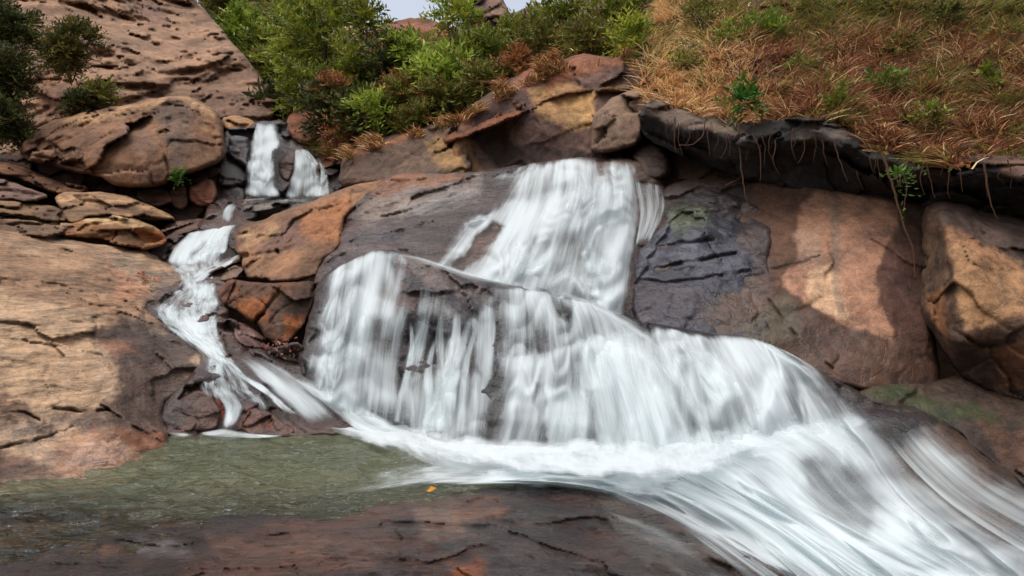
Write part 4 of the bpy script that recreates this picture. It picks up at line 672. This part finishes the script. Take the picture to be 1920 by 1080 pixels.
bank = Rock('hillside', 'steep bank of dry grass and litter above the overhang',
  [(1180,165),(1200,90),(1240,-160),(1600,-190),(2150,-190),(2150,330),(1920,318),(1800,318),(1640,292),(1540,236),(1400,252),(1300,232),(1225,198)],
  [(1200,190,10.6),(1225,200,9.9),(1250,110,11.6),(1300,235,9.2),(1400,255,8.8),(1540,238,8.45),(1640,292,7.95),(1920,318,7.15),(2140,330,6.8),(1920,150,9.2),(1920,0,12.5),(1500,110,11),(1500,0,13.5),(1260,20,14.5),(1700,0,13),(1700,150,9.9),(1920,-150,19),(1300,-140,20)],
  mat=M_soil, kind='structure', base=(104,66,44), base2=(70,46,32), seed=151, lump=.14, lf=.7, facet=.06, fine=.05, r=5, dy=.1, th=1, step=4)

# ---------------------------------------------------------------- plants
def frames(n, up=.5):
    d = rng.normal(size=(n, 3)); d[:, 2] += up; d /= np.linalg.norm(d, axis=1)[:, None]
    r = rng.normal(size=(n, 3)); a = np.cross(d, r); a /= np.linalg.norm(a, axis=1)[:, None] + 1e-9
    return d, a
def leaf_geo(P, D, A, ln, wd):            # folded pointed leaves: base, two sides, tip
    N = np.cross(D, A); n = len(P); ln = np.broadcast_to(ln, n)[:, None]; wd = np.broadcast_to(wd, n)[:, None]
    b = P; t = P + D * ln - N * ln * .12; m = P + D * ln * .45
    l = m + A * wd * .5 + N * wd * .15; r_ = m - A * wd * .5 + N * wd * .15
    V = np.stack([b, l, t, r_], 1).reshape(-1, 3); i = np.arange(n)[:, None] * 4
    return V, np.concatenate([np.c_[i, i + 1, i + 2], np.c_[i, i + 2, i + 3]])
def crown(center, rad, n_twig, per, leaf, cols, up=.4, droop=.25, seed=0, flat=1.0, gap=.0):
    """twigs spread through the crown's volume, leaves set along each"""
    c = np.array(center, float)
    # uneven outline: several sub-clumps
    k = 9; cl = rng.normal(size=(k, 3)); cl /= np.linalg.norm(cl, axis=1)[:, None]
    cl = c + cl * rad * rng.uniform(.25, .85, (k, 1)) * np.array([1, 1, flat]); cr = rad * rng.uniform(.28, .55, k)
    pick = rng.integers(0, k, n_twig)
    o = rng.normal(size=(n_twig, 3)); o /= np.linalg.norm(o, axis=1)[:, None]
    P0 = cl[pick] + o * (cr[pick] * rng.uniform(.2, 1, n_twig) ** .5)[:, None]
    D = (P0 - c) * .7 / max(rad, .01) + o * .6 + np.array([0, 0, up]) + rng.normal(size=(n_twig, 3)) * .3; D /= np.linalg.norm(D, axis=1)[:, None]
    tl = leaf * per * .32 * rng.uniform(.7, 1.3, n_twig)
    t = np.linspace(0, 1, per)[None, :, None]
    pts = P0[:, None] + D[:, None] * tl[:, None, None] * t + np.array([0, 0, -1]) * droop * tl[:, None, None] * t ** 2
    side = np.cross(D, rng.normal(size=(n_twig, 3)) * .4 + np.array([0, 0, 1.])); side /= np.linalg.norm(side, axis=1)[:, None] + 1e-9
    sg = np.where(np.arange(per) % 2 == 0, 1., -1.)[None, :, None]
    LD = side[:, None] * sg * .9 + D[:, None] * .75 + rng.normal(size=(n_twig, per, 3)) * .22; LD /= np.linalg.norm(LD, axis=-1)[..., None]
    upv = np.broadcast_to(np.array([0, 0, 1.]), LD.shape) + rng.normal(size=LD.shape) * .35
    A = np.cross(LD, upv); A /= np.linalg.norm(A, axis=-1)[..., None] + 1e-9
    n = n_twig * per
    ln = leaf * rng.uniform(.7, 1.3, n)
    V, Fc = leaf_geo(pts.reshape(-1, 3), LD.reshape(-1, 3), A.reshape(-1, 3), ln, ln * .42)
    cols = np.array([lin(x) for x in cols]); ci = cols[rng.integers(0, len(cols), n_twig)].repeat(per, 0) * rng.uniform(.7, 1.3, (n, 1))
    return V, Fc, ci.repeat(4, 0), cl
GREEN = [(122,130,46),(102,112,40),(140,142,54),(84,92,36)]; BRIGHT = [(146,164,60),(126,146,52),(164,176,72),(106,124,46)]
OLIVE = [(112,116,50),(92,98,40),(128,122,58),(104,84,44)]; DARK = [(66,74,34),(50,58,28),(82,88,38),(74,62,34)]; YEL = [(168,166,60),(142,150,52),(118,140,48)]
RUST = [(150,96,58),(128,84,50),(164,112,66)]
def plant(kind, label, cat, u, v, rpx, Y, cols, n=150, per=9, leaf=.13, group=None, up=.4, stem=True, part='foliage', flat=.85, droop=.25, stems=5, trunk=0):
    c = W(u, v, Y); rad = rpx / F * Y; base = W(u, v + rpx * 1.05, Y)
    if trunk: base = c - np.array([0, 0, rad * trunk])
    root = empty(kind, tuple(base), label, cat, group)
    V, Fc, cc, cl = crown(c, rad, n, per, leaf, cols, up=up, flat=flat, droop=droop)
    mesh_obj(part, V, Fc, M_leaf, parent=root, attrs=dict(col=cc), origin=base, smooth=False)
    gs = []
    for k in range(min(stems, len(cl))):
        t = np.linspace(0, 1, 7)[:, None]; e = cl[k]; b = base + rng.normal(size=3) * rad * .06
        if trunk: b = base * 1.0
        m = (b + e) / 2 + rng.normal(size=3) * rad * .12
        pts = (1 - t) ** 2 * b + 2 * t * (1 - t) * m + t ** 2 * e; r0 = rad * (.05 if trunk else .028)
        gs.append(tube_geo(pts, np.linspace(r0, r0 * .3, 7), 5))
    V, Fq = join_geo(gs)
    mesh_obj('trunk' if trunk else 'stem', V, Fq, M_bark, parent=root, origin=base)
    return root
GS = 'green shrubs on the slope behind the cliff'
for i, (lb, u, v, r, Y, cc, n, lf) in enumerate((
  ('dark round shrub lowest on the slope right above the rusty boulders', 612, 212, 46, 15.2, DARK, 170, .15),
  ('bright green shrub beside the orange boulder above the upper fall', 572, 168, 46, 17, GREEN, 170, .15),
  ('dark shrub hanging over the low grey cliff', 676, 222, 44, 14.4, DARK, 160, .14),
  ('small bright tuft shrub on the edge of the low grey cliff', 688, 208, 22, 13.7, BRIGHT, 60, .12),
  ('olive shrub left of the spiky bright bush', 742, 196, 44, 14.3, OLIVE, 150, .13),
  ('tall dense green shrub under the tan outcrop', 650, 128, 56, 16.8, GREEN, 200, .15),
  ('dark leafy shrub between the tan outcrop and the spiky bush', 722, 128, 48, 16.4, DARK, 180, .15),
  ('spiky bright green bush standing out in the middle of the slope', 832, 142, 46, 14.6, BRIGHT, 150, .17),
  ('pale feathery bush with long leaf sprays reaching left', 770, 100, 34, 16, BRIGHT, 80, .16),
  ('olive shrub just under the spiky bright bush', 836, 194, 36, 13.9, OLIVE, 130, .12),
  ('green shrub with fine leaves right of the spiky bush', 896, 108, 40, 15.2, GREEN, 150, .13),
  ('yellow-olive shrub directly above the cliff crest', 918, 156, 36, 13.8, OLIVE, 140, .12),
  ('rounded mid-green shrub under the dark skyline boulder', 952, 84, 46, 16.4, GREEN, 170, .14),
  ('olive shrub along the ridge above the straw-stained cliff', 1012, 88, 46, 15.2, OLIVE, 170, .13),
  ('green shrub below the pale sky gap on the ridge', 1050, 42, 48, 16.5, GREEN, 170, .14),
  ('broad leafy shrub at the end of the ridge beside the grass bank', 1140, 30, 54, 15.4, GREEN, 190, .14),
  ('olive shrub beneath the broad ridge-end shrub', 1100, 76, 36, 14, OLIVE, 130, .12),
  ('dark bush filling the gap at the top of the grass bank', 1258, 8, 50, 15.8, DARK, 180, .14),
  ('leafless rusty bush under the tan outcrop', 626, 176, 30, 15.0, RUST, 90, .10),
  ('low rusty scrub at the foot of the slope beside the orange boulder', 640, 246, 26, 14.6, RUST, 90, .09),
  ('dull olive scrub between the low grey cliff and the spiky bush', 780, 222, 26, 13.6, OLIVE, 90, .10),
  ('rusty dry bush between the lowest dark shrubs', 735, 170, 28, 14.4, RUST, 90, .10),
  ('reddish dry bush below the spiky bright bush', 795, 180, 28, 14.0, RUST, 80, .09),
  ('dry brown bush under the ridge near the cliff crest', 975, 122, 28, 13.6, RUST, 90, .09),
  ('small yellow-green shrub where the ridge meets the grass bank', 1190, 78, 34, 12.8, YEL, 110, .11))):
    plant('shrub', lb, 'shrub', u, v, r, Y, cc, n=int(n * 1.15), leaf=lf * 1.05, group=GS)
plant('tree', 'light green feathery tree reaching up beside the sky at the head of the gorge', 'tree', 596, 62, 84, 19, GREEN + BRIGHT[:1], n=420, leaf=.17, trunk=1.7, group='small trees against the sky')
plant('tree', 'dark leaning tree with thin twigs against the sky', 'tree', 690, 34, 34, 18, GREEN + DARK[:1], n=110, leaf=.16, trunk=1.9, group='small trees against the sky')
plant('tree', 'yellow-green sapling in front of the dark skyline boulder', 'tree', 850, 26, 40, 17.5, YEL + BRIGHT[:1], n=130, leaf=.16, trunk=1.8, group='small trees against the sky')
for lb, u, v, r, Y, cc in (
  ('bright shrub on the far hillside right of the bare rock edge', 456, 58, 34, 33, BRIGHT), ('green shrub on the far hillside below the grey rock', 510, 96, 40, 29, GREEN),
  ('green shrub at the top of the far hillside', 420, 18, 36, 40, OLIVE), ('green thicket where the far hillside meets the feathery tree', 545, 130, 40, 25, GREEN),
  ('dull shrub at the foot of the far hillside above the upper fall', 530, 196, 24, 20.5, DARK), ('leafy clump left of the feathery tree on the far hillside', 555, 50, 42, 30, GREEN), ('olive clump half way down the bare rock edge', 505, 140, 26, 26, OLIVE)):
    plant('shrub', lb, 'shrub', u, v, r, Y, cc, n=260, leaf=.26, group='shrubs on the far hillside')
for lb, u, v, r, Y, cc, n in (
  ('mossy rounded bush growing on the bare rock hillside', 134, 98, 60, 17, [(98,92,40),(78,78,34),(110,98,44),(60,64,28)], 520), ('dark leafy bush in the top left corner', 14, 50, 66, 14.5, DARK, 420),
  ('dark bush at the left edge above the big boulder', 8, 150, 56, 13.8, DARK, 340), ('low dark bush left of the big boulder', 14, 228, 40, 13.4, DARK, 220), ('small brown-green bush on the hillside right above the big boulder', 190, 186, 32, 15.6, OLIVE, 170),
  ('low ferny tuft between the big boulder and mossy bush', 150, 200, 20, 15.2, DARK, 90)):
    plant('shrub', lb, 'shrub', u, v, r * .88, Y, cc, n=int(n * 1.5), leaf=.10, up=.15, group='bushes on the left hillside')
plant('fern', 'small vivid green plant under the right end of the big boulder', 'plant', 338, 329, 9, 12.8, [(90,124,34),(70,104,28)], n=34, per=6, leaf=.07)
plant('creeper', 'round-leaved green creeper on the lip of the overhang', 'plant', 1390, 190, 22, 8.75, [(70,110,36),(54,92,30),(96,126,44)], n=40, per=6, leaf=.11)
plant('creeper', 'yellow-green creeper on the grass bank right of the round-leaved one', 'plant', 1575, 195, 24, 8.6, [(100,110,40),(130,120,44)], n=30, per=6, leaf=.10)
plant('creeper', 'thin green sprig hanging by the longest root at the right', 'plant', 1685, 325, 22, 7.25, [(96,126,48),(80,104,40)], n=14, per=6, leaf=.07, droop=.9)
plant('weed', 'bright green weed near the top of the grass bank', 'plant', 1660, 158, 18, 9.4, [(110,128,50),(90,110,40)], n=26, per=6, leaf=.11)
plant('weed', 'tall pale green weed in the upper middle of the grass bank', 'plant', 1420, 66, 30, 11.8, [(120,136,52),(96,120,44)], n=60, per=7, leaf=.13)

for lb, u, v, r, Y, cc, n in (
  ('leafy green clump at the top left of the grass bank beside the dark bush', 1310, 28, 34, 12.9, GREEN, 80), ('broad-leaved green weed high on the bank left of centre', 1372, 70, 22, 11.6, BRIGHT, 40),
  ('yellow-green weed in the tan grass at the left of the bank', 1290, 120, 20, 10.9, YEL, 36), ('green clump at the top edge of the bank in the middle', 1520, 18, 34, 13, GREEN, 80),
  ('olive weed at the top edge right of the middle clump', 1640, 16, 30, 12.6, OLIVE, 70), ('low green weed in the middle of the reddish grass', 1500, 130, 20, 10.3, GREEN, 36),
  ('dark green weed at the upper right of the bank', 1770, 30, 30, 11.8, DARK, 70), ('small green weed by the reddish roots at far right', 1850, 150, 18, 9.1, GREEN, 30), ('tiny bright weed at the right above the lip', 1745, 215, 14, 8.3, BRIGHT, 20),
  ('pale dry weed leaning out at the upper right', 1880, 70, 26, 10.6, RUST, 44), ('rusty weed clump in the centre right of the bank', 1690, 92, 26, 10.6, RUST, 50)):
    plant('weed', lb, 'plant', u, v, r, Y - .15, list(cc)[:2] + OLIVE, n=int(n * 1.5), per=7, leaf=.085, up=.2, group='weeds on the grass bank')

# grass
def grass(name, label, poly, depth, n, length, cols, up=1.0, lean=.6, wd=.008, dens=None, forward=.25, curl=.5):
    P = np.asarray(poly, float); lo, hi = P.min(0), P.max(0); U = []; Vv = []
    tot = 0
    while tot < n:
        u = rng.uniform(lo[0], hi[0], n); v = rng.uniform(lo[1], hi[1], n)
        m = sdpoly(u, v, poly)[0] > rng.uniform(-6, 4, n)
        if dens is not None: m &= rng.uniform(0, 1, n) < dens(u, v)
        U.append(u[m]); Vv.append(v[m]); tot += m.sum()
    u = np.concatenate(U)[:n]; v = np.concatenate(Vv)[:n]
    p = W(u, v, depth(u, v) + .02)
    q = np.stack([u / 40, v / 40, 0 * u], -1)
    # tufts lean together
    dr = np.stack([vnoise(q * 1.6, 71) * 1.3, vnoise(q * 1.6, 72) - forward * 1.4, 0 * u], -1) * lean + rng.normal(size=(n, 3)) * .5; dr[:, 2] = np.abs(dr[:, 2]) * .4 + up * rng.uniform(.5, 1.2, n)
    dr /= np.linalg.norm(dr, axis=1)[:, None]
    L = length * rng.uniform(.4, 1.25, n)[:, None]; hz = dr.copy(); hz[:, 2] = -.55
    hz /= np.linalg.norm(hz, axis=1)[:, None]
    a = np.cross(dr, rng.normal(size=(n, 3))); a /= np.linalg.norm(a, axis=1)[:, None]
    wdt = wd * rng.uniform(.6, 1.5, n)[:, None]; rows = []
    for t, wk in ((0, 1.), (.4, .85), (.75, .55), (1., .1)):
        c = p + dr * L * t + hz * L * curl * t ** 2
        rows += [c - a * wdt * wk, c + a * wdt * wk]
    V = np.stack(rows, 1).reshape(-1, 3); i = np.arange(n)[:, None] * 8
    Fc = np.concatenate([np.c_[i + k, i + k + 1, i + k + 3, i + k + 2] for k in (0, 2, 4)])
    cl = cols(u, v, n) * rng.uniform(.6, 1.35, (n, 1))
    o = mesh_obj(name, V, Fc, M_grass, attrs=dict(col=cl.repeat(8, 0)), origin=p.mean(0), smooth=False)
    return tag(o, label, kind='stuff')
def mixc(groups):
    G = [np.array([lin(x, 1, .06) for x in g]) for g in groups]
    def pick(k, n): return G[k][rng.integers(0, len(G[k]), n)]
    return pick
TAN = [(232,190,130),(220,168,106),(202,144,88),(242,208,154)]; RB = [(146,92,62),(118,70,48),(172,118,82),(92,58,42)]; GR = [(120,124,52),(98,108,42),(140,132,58)]
pk = mixc([TAN, RB, GR])
def bankcol(u, v, n):
    lft = sstep(1480, 1300, u + 60 * vnoise(np.stack([u / 60, v / 60, 0 * u], -1), 81)); top = sstep(110, 10, v + 40 * vnoise(np.stack([u / 50, v / 50, 0 * u], -1), 82)) * sstep(1230, 1330, u) * .75
    top = np.maximum(top, .5 * sstep(.15, .5, vnoise(np.stack([u / 34, v / 34, 0 * u], -1), 83)))
    r1, r2 = rng.uniform(0, 1, n), rng.uniform(0, 1, n)
    k = np.where(r1 < lft * .8 + .14, 0, 1); c = np.where((k == 0)[:, None], pk(0, n), pk(1, n))
    return np.where((r2 < top)[:, None], pk(2, n), c)
BP = [(1195,190),(1215,100),(1240,-30),(1990,-30),(1990,322),(1920,316),(1800,314),(1640,288),(1540,232),(1400,250),(1300,230),(1225,196)]
grass('dry_grass', 'matted dry tan and red-brown grass covering the bank above the overhang', BP, bank.Y, 50000, .27, bankcol, up=.8, lean=.7, wd=.0085, curl=.55, dens=lambda u, v: .22 + .78 * sstep(-.3, .15, fbm(np.stack([u / 38, v / 26, 0 * u], -1), 171, 3)))
grass('dry_grass', 'tall loose stalks rising from the dry grass bank', [(1195,180),(1240,-30),(1990,-30),(1990,290),(1640,260),(1400,225)], bank.Y, 5000, .5, bankcol, up=1.2, lean=.5, wd=.005, curl=.4)
pr = mixc([RUST, TAN, OLIVE])
def rustcol(u, v, n):
    r1 = rng.uniform(0, 1, n)[:, None]; return np.where(r1 < .6, pr(0, n), np.where(r1 < .85, pr(1, n), pr(2, n)))
grass('dry_grass', 'rusty dry grass fringe along the top of the dark cliff', [(862,225),(930,160),(1040,102),(1180,92),(1230,130),(1230,160),(1180,125),(1100,120),(1040,135),(980,160),(930,190),(885,215)], lambda u, v: np.minimum(J2.f(u, v), 13.2) - .03, 2600, .2, rustcol, wd=.009, up=.9, forward=.1, dens=lambda u, v: sstep(-.25, .35, vnoise(np.stack([u / 26, v / 26, 0 * u], -1), 77)))
grass('dry_grass', 'rusty dry grass fringe on the low grey cliff', [(632,300),(668,272),(720,250),(790,232),(860,215),(870,228),(800,250),(720,268),(660,295)], lambda u, v: J1.f(u, v) - .03, 1400, .18, rustcol, wd=.009, up=.9, forward=.1, dens=lambda u, v: sstep(-.2, .4, vnoise(np.stack([u / 26, v / 26, 0 * u], -1), 78)))
grass('dry_grass', 'brown and olive undergrowth on the slope among the shrubs', [(530,280),(590,150),(700,60),(880,70),(1100,30),(1230,40),(1230,110),(1040,110),(900,190),(760,260),(640,300)], lambda u, v: mid.Y(u, v), 22000, .34, lambda u, v, n: np.where(rng.uniform(0, 1, n)[:, None] < .5, pr(2, n), np.where(rng.uniform(0, 1, n)[:, None] < .5, pk(2, n), pr(0, n))), wd=.013)
grass('scrub_grass', 'green scrub over the distant hillside', [(380,0),(480,120),(500,220),(560,240),(640,100),(650,0),(600,-40),(380,-40)], lambda u, v: far.Y(u, v), 9000, .7, lambda u, v, n: np.where(rng.uniform(0, 1, n)[:, None] < .55, pk(2, n), pr(2, n)), wd=.05)
# fallen leaves on the bank
def litter(name, label, poly, depth, n, size, cols, off=.05):
    P = np.asarray(poly, float); u = rng.uniform(P[:, 0].min(), P[:, 0].max(), n * 3); v = rng.uniform(P[:, 1].min(), P[:, 1].max(), n * 3)
    m = sdpoly(u, v, poly)[0] > 0; u, v = u[m][:n], v[m][:n]; k = len(u)
    p = W(u, v, depth(u, v) - off * rng.uniform(.3, 2.5, k)); D, A = frames(k, .3)
    ln = size * rng.uniform(.6, 1.4, k); V, Fc = leaf_geo(p, D, A, ln, ln * .55); c = np.array([lin(x) for x in cols])[rng.integers(0, len(cols), k)] * rng.uniform(.7, 1.25, (k, 1))
    return tag(mesh_obj(name, V, Fc, M_leaf, attrs=dict(col=c.repeat(4, 0)), origin=p.mean(0), smooth=False), label, kind='stuff')
litter('leaf_litter', 'fallen brown and yellowing leaves scattered through the grass bank', BP, bank.Y, 5000, .075, [(150,96,60),(176,120,76),(120,74,50),(190,150,70),(104,112,44),(92,60,44)])
litter('leaf_litter', 'reddish dead leaves caught on the pale slab', [(255,505),(280,512),(305,530),(285,540),(262,525)], E.Y, 40, .055, [(186,84,56),(190,110,80),(150,80,56)], .035)
litter('leaf_litter', 'pale fallen leaves collected on the grey block beside the main fall', [(485,640),(545,630),(575,650),(560,680),(500,665)], lambda u, v: np.full(u.shape, 8.05), 60, .06, [(190,150,120),(150,80,80),(120,84,60)], .03)
for lb, u, v, Y, c in (('single orange-yellow fallen leaf on the foreground rock', 800, 921, 4.9, (222,150,40)), ('small orange leaf lying on the slab crack', 270, 520, 10.3, (214,96,58))):
    p = W([u], [v], [Y]); V, Fc = leaf_geo(p, np.array([[.9, .1, .35]]), np.array([[0, .8, .6]]), .075, .05)
    tag(mesh_obj('leaf', V, Fc, M_leaf, attrs=dict(col=np.tile(lin(c), (4, 1))), origin=p[0], smooth=False), lb, 'leaf')
# hanging roots
def root_thing(label, line, Yd, r0=.012, group='roots and vines hanging from the overhang'):
    L = resample(line, 22); L = L + np.c_[1.6 * vnoise(np.c_[L / 11, 0 * L[:, :1] + 3], 91), 0 * L[:, 0]]
    P = W(L[:, 0], L[:, 1], np.linspace(Yd, Yd + .12, 22)); V, Fq = tube_geo(P, np.linspace(r0, r0 * .35, 22), 5)
    return tag(mesh_obj('hanging_root', V, Fq, M_root, origin=P[0]), label, 'root', group)
kr = lambda u, v: float(K.f(np.array([u]), np.array([v]))[0])
for lb, ln, r in (
  ('longest reddish root hanging straight down left of the grass edge', [(1384,236),(1388,280),(1392,330),(1402,380),(1412,404)], .016),
  ('looping root arching below the left end of the ledge', [(1322,226),(1318,252),(1300,270),(1272,272)], .010), ('short straight root at the left end of the ledge', [(1266,220),(1264,250),(1267,285)], .011),
  ('thin root just right of the loop', [(1326,240),(1328,265),(1330,290)], .008), ('thin root right beside the longest reddish one', [(1396,244),(1404,270),(1400,300)], .008),
  ('forked root dangling under the pale lip bulge', [(1408,250),(1424,280),(1426,340)], .009), ('fine curved rootlet under the middle of the ledge', [(1455,262),(1450,300),(1460,328)], .007),
  ('pair-like thin root under the round lip', [(1562,262),(1574,300),(1588,340)], .009), ('wavy rootlet between the lip and long vine', [(1606,320),(1612,340),(1620,355)], .007),
  ('long thick vine hanging in front of the wall beside the big boulder', [(1654,285),(1664,320),(1680,370),(1694,420),(1712,470),(1716,520)], .016),
  ('curling vine twisting off the long thick one', [(1702,300),(1694,325),(1700,350),(1694,400)], .009), ('thin vine above the left corner of the big boulder', [(1736,304),(1742,330),(1752,372)], .008),
  ('reddish root in front of the big boulder top', [(1846,306),(1852,350),(1862,395),(1872,410)], .012), ('short root stub under the right end of the grass', [(1764,300),(1766,316),(1763,330)], .008),
  ('thin rootlet left of the reddish boulder-top root', [(1800,320),(1803,345),(1806,360)], .006), ('fine rootlet hanging by the middle dip of the lip', [(1486,240),(1484,275),(1492,300)], .006),
  ('stiff straight rootlet near the round lip', [(1540,262),(1545,285),(1552,310)], .007), ('dry stalk dangling over the lip at far right', [(1890,300),(1896,330),(1893,352)], .007)):
    root_thing(lb, ln, kr(*ln[0]) - .28, r)
for k in range(22):
    u0 = rng.uniform(1230, 1900); v0 = float(np.interp(u0, [1205, 1300, 1400, 1530, 1640, 1780, 1920], [214, 244, 262, 250, 298, 322, 330])) - 4; ln_ = rng.uniform(14, 60)
    root_thing('fine short rootlet hanging from the dark lip of the overhang', [(u0, v0), (u0 + rng.uniform(-5, 5), v0 + ln_ * .5), (u0 + rng.uniform(-9, 9), v0 + ln_)], kr(u0, v0) - .22, rng.uniform(.004, .007), 'fine rootlets hanging from the overhang')
def sliver(label, line, Y, r): 
    L = resample(line, 10); P = W(L[:, 0], L[:, 1], np.linspace(Y, Y + .2, 10)); V, Fq = tube_geo(P, np.linspace(r, r * .5, 10), 5)
    tag(mesh_obj('twig', V, Fq, M_root, origin=P[0]), label, 'twig')
sliver('thin bare twig jutting from the recess beside the main fall', [(1360,348),(1380,338),(1392,330)], 9.0, .008)

# ---------------------------------------------------------------- terrain that carries everything
AV = np.concatenate(ALLV); AV = AV[np.isfinite(AV).all(1)]
N0, N1 = 76, 80; X0, Y0, ST = -38., -6., 1.0
g = np.full((N1, N0), np.inf); ix = np.clip(((AV[:, 0] - X0) / ST + .5).astype(int), 0, N0 - 1); iy = np.clip(((AV[:, 1] - Y0) / ST + .5).astype(int), 0, N1 - 1)
np.minimum.at(g, (iy, ix), AV[:, 2])
g[:8, :] = np.minimum(g[:8, :], -1.4)
for _ in range(140):
    m = ~np.isfinite(g)
    if not m.any(): break
    p = np.pad(g, 1, constant_values=np.inf); s_ = np.stack([p[1 + a:N1 + 1 + a, 1 + b:N0 + 1 + b] for a in (-1, 0, 1) for b in (-1, 0, 1)]); ok = np.isfinite(s_)
    av = np.where(ok, s_, 0).sum(0) / np.maximum(ok.sum(0), 1); g = np.where(m & ok.any(0), av, g)
for _ in range(1):
    p = np.pad(g, 1, mode='edge'); g = np.stack([p[1 + a:N1 + 1 + a, 1 + b:N0 + 1 + b] for a in (-1, 0, 1) for b in (-1, 0, 1)]).min(0)
g -= .5
g = np.minimum(g, np.where((Y0 + ST * np.arange(N1)) > 18, 1.5 + .33 * (Y0 + ST * np.arange(N1)), 99)[:, None])
xs = X0 + ST * np.arange(N0); ys = Y0 + ST * np.arange(N1)
xs = np.r_[-600, -200, -80, xs, 80, 200, 600]; ys = np.r_[-600, -200, -60, ys, 140, 300, 700]; g = np.pad(g, 3, mode='edge')
g[:3, :] = np.minimum(g[:3, :], -1.9)
GX, GY = np.meshgrid(xs, ys); V = np.stack([GX, GY, g], -1).reshape(-1, 3); idx = np.arange(len(V)).reshape(GX.shape)
tc = np.tile(lin((84, 66, 46)), (len(V), 1))
tag(mesh_obj('terrain', V, np.stack([idx[:-1, :-1], idx[:-1, 1:], idx[1:, 1:], idx[1:, :-1]], -1).reshape(-1, 4), M_soil, attrs=dict(col=tc, wet=np.zeros(len(V)))), 'brown earth under the rocks', kind='structure')
